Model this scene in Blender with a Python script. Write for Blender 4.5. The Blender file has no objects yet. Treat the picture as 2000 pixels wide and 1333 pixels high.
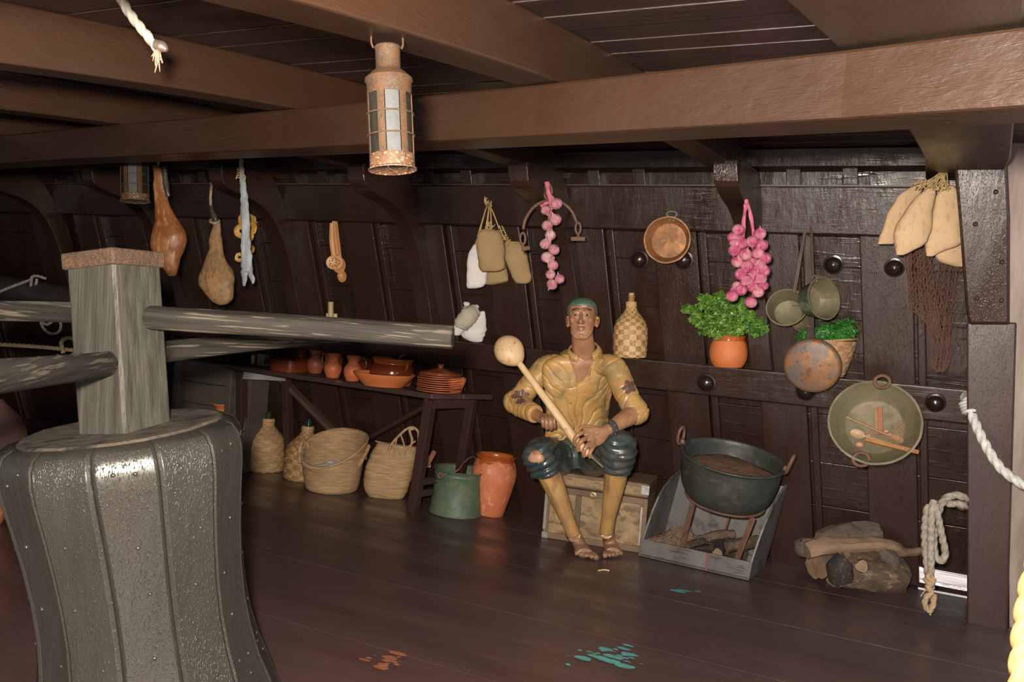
import bpy, bmesh, math, random
import numpy as np
from mathutils import Vector, Matrix, noise
random.seed(7)
PI = math.pi
sc = bpy.context.scene
COL = sc.collection

# ------------------------------------------------------------------ camera
# world: X along the hull to the right, Y outboard (towards the hull side), Z = deck normal
RX = ((0.89646298, 0.08345016, -0.43518983), (0.43614673, 0.00735998, 0.89984546), (0.07829523, -0.99648477, -0.02979857))
FPX, PCX, PCY, EYE = 1650.537, 1000.0, 666.5, 1.25
Rm = np.array(RX)
CAM = np.array([0.0, 0.0, EYE])
cd = bpy.data.cameras.new('camera'); cam = bpy.data.objects.new('camera', cd); COL.objects.link(cam)
cd.sensor_width = 36.0; cd.lens = FPX / 2000.0 * 36.0; cd.clip_start = 0.05
mw = Matrix.Identity(4)
for i in range(3):
    mw[i][0] = RX[i][0]; mw[i][1] = -RX[i][1]; mw[i][2] = -RX[i][2]
mw[2][3] = EYE
cam.matrix_world = mw
sc.camera = cam
sc.view_settings.view_transform = 'Standard'; sc.view_settings.look = 'None'
sc.view_settings.gamma = 1.0; sc.view_settings.use_curve_mapping = False
sc.view_settings.exposure = 0.55
# ------------------------------------------------------------------ light
w = bpy.data.worlds.new('daylight'); sc.world = w; w.use_nodes = True
bgn = w.node_tree.nodes['Background']
bgn.inputs[0].default_value = (0.92, 0.95, 1.0, 1); bgn.inputs[1].default_value = 0.23
def lamp(name, kind, loc, energy, color=(1, 1, 1), size=.1, target=None):
    ld = bpy.data.lights.new(name, kind); lo = bpy.data.objects.new(name, ld); COL.objects.link(lo)
    lo.location = loc; ld.energy = energy; ld.color = color
    if kind == 'AREA': ld.size = size
    elif kind in ('POINT', 'SPOT'): ld.shadow_soft_size = size
    if target is not None:
        lo.rotation_euler = (Vector(target) - Vector(loc)).to_track_quat('-Z', 'Y').to_euler()
    return lo
fl = lamp('photo_flash', 'POINT', (-0.11, -0.02, 1.37), 650, (1.0, 0.91, 0.78), .055)
sun = lamp('sunlight', 'SUN', (3.5, 13, 9), 14.0, (1, .97, .92), .1, target=(1.0, 4.0, 0.0)); sun.data.angle = .01
lamp('daylight_from_the_waist', 'AREA', (2.7, 1.2, 1.9), 20, (.88, .94, 1.0), 1.6, target=(-0.6, 4.4, .6))
# ------------------------------------------------------------------ pixel rays -> places in the hold
def ray(px, py):
    v = Rm @ np.array([px - PCX, py - PCY, FPX]); return v / np.linalg.norm(v)
def onz(px, py, z):
    r = ray(px, py); return Vector(CAM + r * ((z - EYE) / r[2]))
def ony(px, py, y):
    r = ray(px, py); return Vector(CAM + r * (y / r[1]))
def onx(px, py, x):
    r = ray(px, py); return Vector(CAM + r * (x / r[0]))
def ond(px, py, d):
    return Vector(CAM + Rm @ np.array([px - PCX, py - PCY, FPX]) * (d / FPX))
LEAN, YW = .265, 4.916
def onw(px, py, off=0.):
    r = ray(px, py); t = (YW - off - LEAN * EYE) / (r[1] + LEAN * r[2]); return Vector(CAM + r * t)
def dep(p):
    return float((np.array(p) - CAM) @ Rm[:, 2])
def mpp(p): return dep(p) / FPX          # metres per pixel at p
def wy(z, off=0.): return YW - off - LEAN * z
def zb(y):                                # underside of the cambered deck beams
    u = y - 1.2; return 1.72 + .169 * u - .022 * u * u
IMX = Vector(Rm[:, 0]); IMY = Vector(-Rm[:, 1]); FWD = Vector(Rm[:, 2])   # right, up, away as the photo sees them
GUP = Vector((-.09, -.05, 1)).normalized()        # true vertical: the deck slopes
def frame(zdir, xdir=(1, 0, 0)):
    z = Vector(zdir).normalized(); x = Vector(xdir); x = (x - z * x.dot(z)).normalized(); y = z.cross(x)
    return Matrix(((x.x, y.x, z.x), (x.y, y.y, z.y), (x.z, y.z, z.z)))
# ------------------------------------------------------------------ meshes
class M:
    def __init__(s): s.v = []; s.f = []; s.m = []
    def add(s, vs, fs, mat=0, T=None, o=None):
        b = len(s.v)
        for v in vs:
            v = Vector(v)
            if T is not None: v = T @ v
            if o is not None: v = v + Vector(o)
            s.v.append(v)
        for i, f in enumerate(fs):
            s.f.append([b + k for k in f]); s.m.append(mat[i] if isinstance(mat, (list, tuple)) else mat)
        return s
    def box(s, lo, hi, mat=0, T=None, o=None, sx=1., sy=1.):
        x0, y0, z0 = lo; x1, y1, z1 = hi
        mx, my = (x0 + x1) / 2, (y0 + y1) / 2
        t = lambda x, y: (mx + (x - mx) * sx, my + (y - my) * sy)
        vs = [(x0, y0, z0), (x1, y0, z0), (x1, y1, z0), (x0, y1, z0)] + [(*t(x, y), z1) for x, y in ((x0, y0), (x1, y0), (x1, y1), (x0, y1))]
        return s.add(vs, [(0, 3, 2, 1), (4, 5, 6, 7), (0, 1, 5, 4), (1, 2, 6, 5), (2, 3, 7, 6), (3, 0, 4, 7)], mat, T, o)
    def hexa(s, a, b, mat=0):            # two quads (lists of 4 points), bottom loop a and top loop b
        return s.add(list(a) + list(b), [(0, 3, 2, 1), (4, 5, 6, 7), (0, 1, 5, 4), (1, 2, 6, 5), (2, 3, 7, 6), (3, 0, 4, 7)], mat)
    def bar(s, p, q, w, h, mat=0, side=(0, 0, 1), taper=1.):   # square bar from p to q
        p = Vector(p); q = Vector(q); d = (q - p).normalized(); a = d.cross(Vector(side))
        if a.length < 1e-4: a = d.cross(Vector((0, 1, 0)))
        a.normalize(); b = a.cross(d)
        A = [p + a * i * w / 2 + b * j * h / 2 for i, j in ((-1, -1), (1, -1), (1, 1), (-1, 1))]
        B = [q + a * i * w / 2 * taper + b * j * h / 2 * taper for i, j in ((-1, -1), (1, -1), (1, 1), (-1, 1))]
        return s.hexa(A, B, mat)
    def lathe(s, prof, n=32, mat=0, T=None, o=None, sx=1., sy=1., fn=None, closed=False):
        vs = []; fs = []; ms = []
        for j, (r, z) in enumerate(prof):
            for i in range(n):
                a = 2 * PI * i / n; rr = r + (fn(a, j, z) if fn else 0)
                vs.append((rr * math.cos(a) * sx, rr * math.sin(a) * sy, z))
        m = len(prof); rows = m if closed else m - 1
        for j in range(rows):
            for i in range(n):
                k = (i + 1) % n; j2 = (j + 1) % m
                fs.append((j * n + i, j * n + k, j2 * n + k, j2 * n + i))
                ms.append(mat(i, j) if callable(mat) else mat)
        if not closed:
            if prof[0][0] > 1e-5: fs.append(tuple(range(n - 1, -1, -1))); ms.append(ms[0])
            if prof[-1][0] > 1e-5: fs.append(tuple(range((m - 1) * n, m * n))); ms.append(ms[-1])
        return s.add(vs, fs, ms, T, o)
    def tube(s, pts, r, n=10, mat=0, sub=0, closed=False, flat=1., twist=None, up=None, fn=None):
        pts = [Vector(p) for p in pts]
        rs = list(r) if isinstance(r, (list, tuple)) else [r] * len(pts)
        if sub: pts, rs = spline(pts, rs, sub, closed)
        m = len(pts); nrm = None; vs = []; fs = []
        for i, p in enumerate(pts):
            if closed: t = (pts[(i + 1) % m] - pts[i - 1])
            else: t = pts[min(i + 1, m - 1)] - pts[max(i - 1, 0)]
            if t.length < 1e-9: t = Vector((0, 0, 1))
            t.normalize()
            if nrm is None:
                nrm = Vector(up) if up is not None else (Vector((0, 0, 1)) if abs(t.z) < .9 else Vector((1, 0, 0)))
            nrm = nrm - t * nrm.dot(t)
            if nrm.length < 1e-6: nrm = t.orthogonal()
            nrm.normalize(); b = t.cross(nrm)
            for k in range(n):
                a = 2 * PI * k / n
                rr = rs[i] + (fn(a, i / max(1, m - 1), i) if fn else 0)
                vs.append(p + nrm * math.cos(a) * rr * flat + b * math.sin(a) * rr)
        rows = m if closed else m - 1
        for i in range(rows):
            for k in range(n):
                k2 = (k + 1) % n; i2 = (i + 1) % m
                fs.append((i * n + k, i * n + k2, i2 * n + k2, i2 * n + k))
        if not closed:
            fs.append(tuple(range(n - 1, -1, -1))); fs.append(tuple(range((m - 1) * n, m * n)))
        return s.add(vs, fs, mat)
    def rope(s, pts, r, n=12, sub=8, mat=0, pitch=7.0, depth=.42, closed=False):   # three-strand rope with a real lay
        P, _ = spline([Vector(p) for p in pts], [r] * len(pts), sub, closed)
        L = [0]
        for a, b in zip(P, P[1:]): L.append(L[-1] + (b - a).length)
        step = r * .4; k = max(2, int(L[-1] / step)); Q = []; j = 0
        for i in range(k + 1):
            t = L[-1] * i / k
            while j < len(L) - 2 and L[j + 1] < t: j += 1
            u = (t - L[j]) / max(1e-9, L[j + 1] - L[j]); Q.append(P[j].lerp(P[j + 1], min(1, max(0, u))))
        return s.tube(Q, r, n, mat, fn=lambda a, u, i: -r * depth * (1 - abs(math.cos(1.5 * (a - 2 * PI * i * step / (r * pitch))))) ** 1.4)
    def ball(s, c, r, mat=0, n=14, m=9, sc=(1, 1, 1), T=None, fn=None):
        vs = [(0, 0, -1)]; fs = []
        for j in range(1, m):
            b = -PI / 2 + PI * j / m
            for i in range(n):
                a = 2 * PI * i / n; vs.append((math.cos(a) * math.cos(b), math.sin(a) * math.cos(b), math.sin(b)))
        vs.append((0, 0, 1)); top = len(vs) - 1
        for i in range(n):
            k = (i + 1) % n; fs.append((0, 1 + k, 1 + i)); fs.append((top, 1 + (m - 2) * n + i, 1 + (m - 2) * n + k))
            for j in range(m - 2): fs.append((1 + j * n + i, 1 + j * n + k, 1 + (j + 1) * n + k, 1 + (j + 1) * n + i))
        out = []
        for v in vs:
            v = Vector(v); rr = r * (1 + (fn(v) if fn else 0))
            v = Vector((v.x * rr * sc[0], v.y * rr * sc[1], v.z * rr * sc[2]))
            out.append(v)
        return s.add(out, fs, mat, T, c)
    def prism(s, poly, lo, hi, axis='x', mat=0):      # poly in the two other axes
        n = len(poly)
        def pt(u, v, t): return {'x': (t, u, v), 'y': (u, t, v), 'z': (u, v, t)}[axis]
        vs = [pt(u, v, lo) for u, v in poly] + [pt(u, v, hi) for u, v in poly]
        fs = [tuple(range(n - 1, -1, -1)), tuple(range(n, 2 * n))] + [(i, (i + 1) % n, n + (i + 1) % n, n + i) for i in range(n)]
        return s.add(vs, fs, mat)
    def rings(s, rings, mat=0, cap=True):             # loft through loops of equal count
        n = len(rings[0]); vs = [p for r in rings for p in r]; fs = []
        for j in range(len(rings) - 1):
            for i in range(n):
                k = (i + 1) % n; fs.append((j * n + i, j * n + k, (j + 1) * n + k, (j + 1) * n + i))
        if cap: fs.append(tuple(range(n - 1, -1, -1))); fs.append(tuple(range((len(rings) - 1) * n, len(rings) * n)))
        return s.add(vs, fs, mat)
    def warp(s, amp, scale, seed=0.):
        o = Vector((seed * 3.1, seed * 1.7, seed * 2.3))
        s.v = [v + noise.noise_vector(v * scale + o) * amp for v in s.v]
        return s
def spline(pts, rs, sub, closed=False):
    out = []; ro = []; n = len(pts)
    seg = n if closed else n - 1
    g = (lambda i: pts[i % n]) if closed else (lambda i: pts[max(0, min(n - 1, i))])
    h = (lambda i: rs[i % n]) if closed else (lambda i: rs[max(0, min(n - 1, i))])
    for i in range(seg):
        p0, p1, p2, p3 = g(i - 1), g(i), g(i + 1), g(i + 2)
        for k in range(sub):
            t = k / sub; t2 = t * t; t3 = t2 * t
            out.append(.5 * ((2 * p1) + (p2 - p0) * t + (2 * p0 - 5 * p1 + 4 * p2 - p3) * t2 + (3 * p1 - p0 - 3 * p2 + p3) * t3))
            ro.append(h(i) + (h(i + 1) - h(i)) * t)
    if not closed: out.append(pts[-1].copy()); ro.append(rs[-1])
    return out, ro
ORG = {}
def link(o, parent):
    COL.objects.link(o)
    if parent is not None: o.parent = parent
def obj(name, m, mats, parent=None, smooth=40, bevel=0., sub=0, loc=None, raw=False, kind=None, label=None):
    """one mesh object from M (vertices in hold coordinates); its origin is the parent's place or loc"""
    base = ORG.get(parent.name, Vector((0, 0, 0))) if parent is not None else Vector((0, 0, 0))
    o0 = Vector(loc) if loc is not None else (base.copy() if parent is not None else Vector((0, 0, 0)))
    if loc is None and parent is None and not raw:
        lo = [min(v[i] for v in m.v) for i in range(3)]; hi = [max(v[i] for v in m.v) for i in range(3)]
        o0 = Vector(((lo[0] + hi[0]) / 2, (lo[1] + hi[1]) / 2, lo[2]))
    me = bpy.data.meshes.new(name); me.from_pydata([tuple(v - o0) for v in m.v], [], m.f)
    if not isinstance(mats, (list, tuple)): mats = [mats]
    for mt in mats: me.materials.append(mt)
    if len(mats) > 1: me.polygons.foreach_set('material_index', m.m)
    me.validate()
    bm = bmesh.new(); bm.from_mesh(me); bmesh.ops.recalc_face_normals(bm, faces=bm.faces); bm.to_mesh(me); bm.free()
    if smooth:
        me.polygons.foreach_set('use_smooth', [True] * len(me.polygons))
        if smooth < 180: me.set_sharp_from_angle(angle=math.radians(smooth))
    o = bpy.data.objects.new(name, me); link(o, parent)
    o.location = o0 - base; ORG[o.name] = o0
    if bevel:
        b = o.modifiers.new('bevel', 'BEVEL'); b.width = bevel; b.segments = 2; b.limit_method = 'ANGLE'; b.angle_limit = math.radians(35)
    if sub:
        q = o.modifiers.new('subdivision', 'SUBSURF'); q.levels = sub; q.render_levels = sub
    if kind: o['kind'] = kind
    if label: o['label'] = label
    return o
def tag(o, label, cat, group=None, kind=None):
    o['label'] = label; o['category'] = cat
    if group: o['group'] = group
    if kind: o['kind'] = kind
    return o
def thing(name, loc, label, cat, group=None):
    o = bpy.data.objects.new(name, None); COL.objects.link(o); o.empty_display_size = .05
    o.location = Vector(loc); ORG[o.name] = Vector(loc); tag(o, label, cat, group); return o
def struct(name, m, mats, label=None, **k):
    o = obj(name, m, mats, raw=True, **k); o['kind'] = 'structure'
    if label: o['label'] = label
    return o
# ------------------------------------------------------------------ materials
def pm(name, c1, c2=None, scale=6., rough=.5, rough2=None, metal=0., bump=.2, bscale=40., stretch=(1, 1, 1), c3=None, s3=2., t3=.6, spec=.5, bdist=.004, c4=None, s4=30., t4=.68, coat=0., detail=6., w3=.12, speck=0., sscale=110.):
    """two-tone paint/stuff with stretched grain, a third blotch colour, a fourth speck colour and bump"""
    mt = bpy.data.materials.new(name); mt.use_nodes = True; nt = mt.node_tree; N = nt.nodes; L = nt.links
    b = N['Principled BSDF']; b.inputs['Metallic'].default_value = metal; b.inputs['Specular IOR Level'].default_value = spec
    if coat: b.inputs['Coat Weight'].default_value = coat; b.inputs['Coat Roughness'].default_value = .15
    tc = N.new('ShaderNodeTexCoord'); mp = N.new('ShaderNodeMapping'); mp.inputs['Scale'].default_value = stretch
    L.new(tc.outputs['Object'], mp.inputs[0])
    def nz(s, d=detail, src=None):
        n = N.new('ShaderNodeTexNoise'); n.inputs['Scale'].default_value = s; n.inputs['Detail'].default_value = d; n.inputs['Roughness'].default_value = .62
        L.new((src or mp).outputs[0], n.inputs['Vector']); return n
    def ramp(src, a, c):
        r = N.new('ShaderNodeValToRGB'); r.color_ramp.elements[0].position = a; r.color_ramp.elements[1].position = c
        L.new(src, r.inputs[0]); return r
    def mix(f, A, B):
        x = N.new('ShaderNodeMix'); x.data_type = 'RGBA'; L.new(f, x.inputs[0])
        for v, k in ((A, 6), (B, 7)):
            if isinstance(v, tuple): x.inputs[k].default_value = (*v, 1)
            else: L.new(v, x.inputs[k])
        return x.outputs[2]
    n1 = nz(scale); c = mix(ramp(n1.outputs[0], .34, .66).outputs[0], c1, c2 or c1)
    if c3: c = mix(ramp(nz(s3, 5., tc).outputs[0], t3 - w3 / 2, t3 + w3 / 2).outputs[0], c, c3)
    if c4: c = mix(ramp(nz(s4, 3.).outputs[0], t4, t4 + .05).outputs[0], c, c4)
    L.new(c, b.inputs['Base Color'])
    if rough2 is not None:
        mr = N.new('ShaderNodeMapRange'); mr.inputs[1].default_value = .35; mr.inputs[2].default_value = .65; mr.inputs[3].default_value = rough; mr.inputs[4].default_value = rough2
        L.new(nz(scale * 1.7).outputs[0], mr.inputs[0]); L.new(mr.outputs[0], b.inputs['Roughness'])
    else: b.inputs['Roughness'].default_value = rough
    if bump:
        bp = N.new('ShaderNodeBump'); bp.inputs['Strength'].default_value = bump; bp.inputs['Distance'].default_value = bdist
        L.new(nz(bscale, 4.).outputs[0], bp.inputs['Height']); L.new(bp.outputs[0], b.inputs['Normal'])
        if speck:
            b2 = N.new('ShaderNodeBump'); b2.inputs['Strength'].default_value = speck; b2.inputs['Distance'].default_value = .004
            L.new(ramp(nz(sscale, 2., tc).outputs[0], .55, .75).outputs[0], b2.inputs['Height']); L.new(bp.outputs[0], b2.inputs['Normal']); L.new(b2.outputs[0], b.inputs['Normal'])
    return mt
PAINT1, PAINT2 = (.0250, .0112, .0074), (.0172, .0080, .0055)
m_wall = pm('dark brown hull paint', PAINT1, PAINT2, 3., .2, .42, bump=.55, bscale=22., stretch=(1, 1, .22), bdist=.006, spec=.5, speck=.24, sscale=80.)
m_frame = pm('dark brown frame paint', (.028, .0125, .0085), PAINT1, 3., .24, .42, bump=.5, bscale=20., stretch=(1, 1, .2), bdist=.005, speck=.24, sscale=80.)
m_beam = pm('dark brown beam paint', (.030, .0130, .0064), (.024, .0105, .0052), 2.5, .32, .5, bump=.45, bscale=18., stretch=(1, .3, 1), bdist=.005, speck=.24, sscale=90.)
m_carl = pm('dark brown carling paint', (.029, .0126, .0064), (.023, .0102, .0052), 2.5, .3, .46, bump=.6, bscale=26., stretch=(.5, 1, 1), bdist=.005, speck=.24, sscale=90.)
m_ceil = pm('dark brown deckhead paint', (.026, .0125, .010), (.017, .009, .0075), 4., .3, .5, bump=.5, bscale=30., stretch=(.12, 1, 1), bdist=.004, speck=.24, sscale=90.)
m_floor = pm('worn dark brown deck paint', (.082, .047, .043), (.055, .031, .0285), 3.5, .22, .5, bump=.4, bscale=24., stretch=(.16, 1, 1), bdist=.003, c3=(.105, .065, .061), s3=2.2, t3=.58, c4=(.13, .095, .088), s4=14., t4=.70, speck=.25, sscale=50.)
m_post = pm('brown pillar paint', (.040, .019, .0155), (.033, .0155, .013), 3., .34, .5, bump=.4, bscale=18., stretch=(1, 1, .25), bdist=.004, speck=.24, sscale=90.)
m_paintspot = pm('turquoise paint spots', (.10, .32, .31), (.06, .22, .22), 40., .6, bump=0)
m_paintred = pm('orange paint spots', (.30, .10, .045), (.2, .07, .04), 40., .6, bump=0)
m_black = pm('black iron paint', (.017, .0095, .0075), None, 5., .25, bump=.5, bscale=60., bdist=.002)
m_cap = pm('graphite painted oak', (.060, .056, .048), (.040, .0375, .031), 5., .26, .42, metal=.4, bump=.5, bscale=30., stretch=(1, 1, .2), bdist=.005, speck=.5, sscale=75.)
m_captop = pm('dusty capstan top', (.11, .085, .06), (.045, .037, .029), 9., .65, .8, bump=.8, bscale=40., bdist=.005, c3=(.010, .009, .008), s3=6., t3=.55)
m_spindle = pm('weathered grey oak', (.085, .078, .062), (.038, .034, .026), 50., .42, .6, metal=.15, bump=.9, bscale=120., stretch=(1, 1, .05), bdist=.003, c4=(.11, .07, .03), s4=9., t4=.74)
m_bar = pm('weathered capstan bar wood', (.040, .034, .027), (.016, .0138, .011), 55., .68, .8, spec=.25, bump=1., bscale=110., stretch=(.035, .035, 1), bdist=.005, c4=(.115, .095, .072), s4=130., t4=.57)
m_rust = pm('rusted iron', (.15, .062, .020), (.075, .034, .016), 22., .7, .9, bump=1., bscale=50., bdist=.006, c3=(.040, .036, .030), s3=24., t3=.50)
# ================================================================== the setting
# deck
m = M()
edges = [-1.2 + .21 * i for i in range(33)]
for i, (a, b) in enumerate(zip(edges, edges[1:])):
    z = -.0004 * ((i * 7) % 3)
    m.box((-13, a + .0006, -.06), (4.2, b - .0006, z), 0)
m.box((-13, -1.2, -.08), (4.2, 5.6, -.012), 0)
floor = struct('floor', m, [m_floor], 'dark brown painted deck planks under everything', smooth=0)
def blob(cx, cy, r, n, mat_, name, sd):
    rnd = random.Random(sd); mm = M()
    for k in range(n):
        p = onz(cx + rnd.gauss(0, r), cy + rnd.gauss(0, r * .22), .0012)
        rr = abs(rnd.gauss(0, .009)) + .003; st = rnd.uniform(1.2, 3.2)
        q = [(p.x + rr * st * math.cos(a) * rnd.uniform(.7, 1.1), p.y + rr * math.sin(a) * rnd.uniform(.7, 1.1), .0016 + .0001 * k) for a in [2 * PI * i / 9 for i in range(9)]]
        mm.add(q, [tuple(range(9))])
    obj(name, mm, mat_, floor, smooth=0)
blob(1195, 1283, 45, 34, m_paintspot, 'paint_stain', 1)
blob(1340, 1156, 11, 8, m_paintspot, 'paint_stain', 2)
blob(745, 1290, 34, 16, m_paintred, 'paint_stain', 3)
# hull side: recessed planking, proud vertical timbers, shelf rail and clamp, all leaning inboard
X0, X1 = -12.5, .62
def wpt(x, z, off): return Vector((x, wy(z, off), z))
def shear(x, z): return x - .10 * (z - .55)       # the timbers stand plumb on a sloping deck
def wallslab(m, xa, xb, za, zb_, off, thick=.05, mat=0, plumb=True):
    f = shear if plumb else (lambda x, z: x)
    A = [wpt(f(xa, za), za, off), wpt(f(xb, za), za, off), wpt(f(xb, za), za, off - thick), wpt(f(xa, za), za, off - thick)]
    B = [wpt(f(xa, zb_), zb_, off), wpt(f(xb, zb_), zb_, off), wpt(f(xb, zb_), zb_, off - thick), wpt(f(xa, zb_), zb_, off - thick)]
    m.hexa(A, B, mat)
m = M()
zs = [.115, .36, .60, .86, 1.10, 1.36, 1.62, 1.90, 2.10, 2.5]
for i, (a, b) in enumerate(zip(zs, zs[1:])):
    wallslab(m, X0, .9, a + .002, b - .002, -.03 - .004 * (i % 2), .06, plumb=False)
wallslab(m, X0, .9, .1, 2.5, -.06, .03, plumb=False)
GX0, GX1 = onw(1783, 1130).x, .5
wallslab(m, X0, GX0, -.05, .117, -.03, .06, plumb=False)
wallslab(m, GX0, .9, -.05, .022, -.03, .06, plumb=False)
wallslab(m, GX1, .9, -.02, .117, -.03, .06, plumb=False)
wall = struct('wall_back', m, [m_wall], 'dark brown planked hull side behind the stores', bevel=.002, smooth=0)
tim = []
k = 0
x = .04
while x > -12:
    tim.append((x - .235, x)); x -= .5175
for i, (a, b) in enumerate(tim):
    if i > 12 and i % 2: continue
    m = M(); wallslab(m, a, b, 0.012 if a > -.4 else -.01, 1.95, .03, .07)
    # thin batten in the gap on the timber's right
    wallslab(m, b + .012, b + .05, .115 if a > -.4 else -.01, 1.95, .005 if i % 2 else .018, .05)
    struct('hull_frame', m, [m_frame], 'upright hull timber painted dark brown', bevel=.006, smooth=0)
m = M()
wallslab(m, X0, .62, .905, 1.068, .125, .17, plumb=False)
rail = struct('wall_rail', m, [m_frame], 'horizontal shelf rail of the hull side', bevel=.008, smooth=0)
m = M()
wallslab(m, X0, .62, 1.765, 1.985, .085, .15, plumb=False)
clamp = struct('wall_clamp', m, [m_wall], 'broad horizontal timber under the beam ends', bevel=.006, smooth=0)
# block course above the clamp: short uprights between the beam ends, the sill under the deck
m = M()
for i in range(34):
    xx = .3 - i * .2625
    if i % 4 == 1: continue
    wallslab(m, xx - .035, xx + .035, 1.98, 2.10, .03 if i % 2 else .05, .12)
wallslab(m, X0, .9, 2.075, 2.16, .10, .15, plumb=False)
struct('trim_1', m, [m_wall], 'short blocks and sill above the clamp', bevel=.004, smooth=0)
m = M(); wallslab(m, X0, .62, 1.985, 1.992, .10, .02, plumb=False)
struct('trim_2', m, [pm('pale clamp edge', (.05, .045, .035), (.03, .026, .022), 8., .5, bump=.2, stretch=(.1, 1, 1))], 'pale strip along the clamp top', smooth=0)  # paler tone along the top edge of the clamp
# bolts through the rail and the timbers
def bolt(px, py, off, parent, r=None):
    p = onw(px, py, off); r = r or 15.5 * mpp(p)
    n = Vector((0, -1, -LEAN)).normalized(); mm = M()
    prof = [(r * 1.25, 0), (r * 1.22, .006), (r, .008), (r * .98, r * .3), (r * .8, r * .62), (r * .45, r * .85), (0, r * .93)]
    mm.lathe(prof, 20, 0, frame(n), p)
    obj('bolt_head', mm, m_black, parent, smooth=50)
for px, py, off, par in ((1628, 517, -.02, wall), (1747, 523, .032, wall), (1249, 507, -.02, wall), (1336, 508, .032, wall), (1100, 487, .0, wall), (1380, 748, .127, rail), (1574, 765, .127, rail), (1827, 787, .127, rail)):
    bolt(px, py, off, par)
# deck beams, cambered, with the deckhead planks above
BW = .125
for i, xc in enumerate((-.91, -1.93, -2.96, -3.98, -5.05, -6.1, -7.2, -8.3, -9.4)):
    m = M(); ys = [-.6 + .2 * t for t in range(25)] + [4.42]
    ring = []
    for y in ys:
        z = zb(y) if y > -0.2 else zb(-.2)
        ring.append([Vector((xc - BW / 2, y, z)), Vector((xc + BW / 2, y, z)), Vector((xc + BW / 2, y, z + .135)), Vector((xc - BW / 2, y, z + .135))])
    m.rings(ring)
    struct('ceiling_beam', m, [m_beam], 'deck beam painted dark brown running out to the hull side', bevel=.006, smooth=0)
m = M(); ring = []
for y in [-.4 + .2 * t for t in range(24)] + [4.42]:
    z = zb(max(y, 0)); dx = -.22 + .17 * max(0, min(1, (y - 1.2) / 2.6))
    ring.append([Vector((dx, y, z)), Vector((dx + .30, y, z)), Vector((dx + .30, y, z + .135)), Vector((dx, y, z + .135))])
m.rings(ring); struct('ceiling_beam', m, [m_beam], 'broad deck beam above the right-hand pillar', bevel=.006, smooth=0)
m = M(); ys = [-1.0 + .155 * t for t in range(37)]
for i, (a, b) in enumerate(zip(ys, ys[1:])):
    d = .0018 * ((i * 5) % 3); za = zb(max(a, -.2)) + .132 + d; z2 = zb(max(b, -.2)) + .132 + d
    g = .0022
    m.hexa([Vector((X0, a + g, za)), Vector((1.8, a + g, za)), Vector((1.8, b - g, z2)), Vector((X0, b - g, z2))],
           [Vector((X0, a + g, za + .04)), Vector((1.8, a + g, za + .04)), Vector((1.8, b - g, z2 + .04)), Vector((X0, b - g, z2 + .04))])
for a, b in zip(ys, ys[1:]):
    za, z2 = zb(max(a, -.2)) + .168, zb(max(b, -.2)) + .168
    m.hexa([Vector((X0, a, za)), Vector((1.8, a, za)), Vector((1.8, b, z2)), Vector((X0, b, z2))], [Vector((X0, a, za + .05)), Vector((1.8, a, za + .05)), Vector((1.8, b, z2 + .05)), Vector((X0, b, z2 + .05))])
struct('ceiling', m, [m_ceil], 'dark brown deckhead planks between the beams', bevel=.0025, smooth=0)
# the carling that runs under the beams, slightly bowed
P = [(-9.5, 2.95, 1.93), (-5.6, 2.72, 1.905), (-3.3, 2.36, 1.885), (-1.92, 2.13, 1.858), (-.9, 1.9, 1.826), (-.17, 1.67, 1.79), (.25, 1.5, 1.765), (.8, 1.26, 1.73)]
m = M(); ring = []
for x, y, z in P:
    ring.append([Vector((x, y, z - .128)), Vector((x + .03, y + .12, z - .128)), Vector((x + .03, y + .12, z)), Vector((x, y, z))])
m.rings(ring); struct('ceiling_carling', m, [m_carl], 'long brown timber slung under the deck beams', bevel=.008, smooth=0)
# hanging knees
KP = [(3.80, 2.0), (3.83, 1.905), (3.95, 1.868), (4.08, 1.845), (4.19, 1.80), (4.28, 1.72), (4.36, 1.58), (4.43, 1.38), (4.47, 1.20), (4.51, 1.07)]
for xr in (-.735, -1.765, -2.76, -3.80, -4.95, -6.1):
    m = M(); inner, _ = spline([Vector((0, y, z)) for y, z in KP], [0] * len(KP), 4)
    vs = []; fs = []; n = len(inner)
    for p in inner:
        xo = .13 * (1.97 - p.z) - .065
        yb = wy(p.z, -.0); zt = min(2.08, zb(p.y) + .01) if p.z > 1.85 else None
        for dx in (-.105, 0): vs.append(Vector((xr + xo + dx, p.y, p.z)))
        if p.y < 4.2: q = Vector((0, p.y, zb(p.y) + .01))
        else:
            t = min(1, (p.y - 4.2) / .12); q = Vector((0, 4.2 + (wy(p.z) - 4.2) * t, (zb(4.2) + .01) * (1 - t) + p.z * t))
        for dx in (0, -.105): vs.append(Vector((xr + xo + dx, q.y, q.z)))
    m.rings([vs[4 * i:4 * i + 4] for i in range(n)])
    struct('hanging_knee', m, [m_frame], 'curved knee timber under a beam end', bevel=.008, smooth=0)
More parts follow.
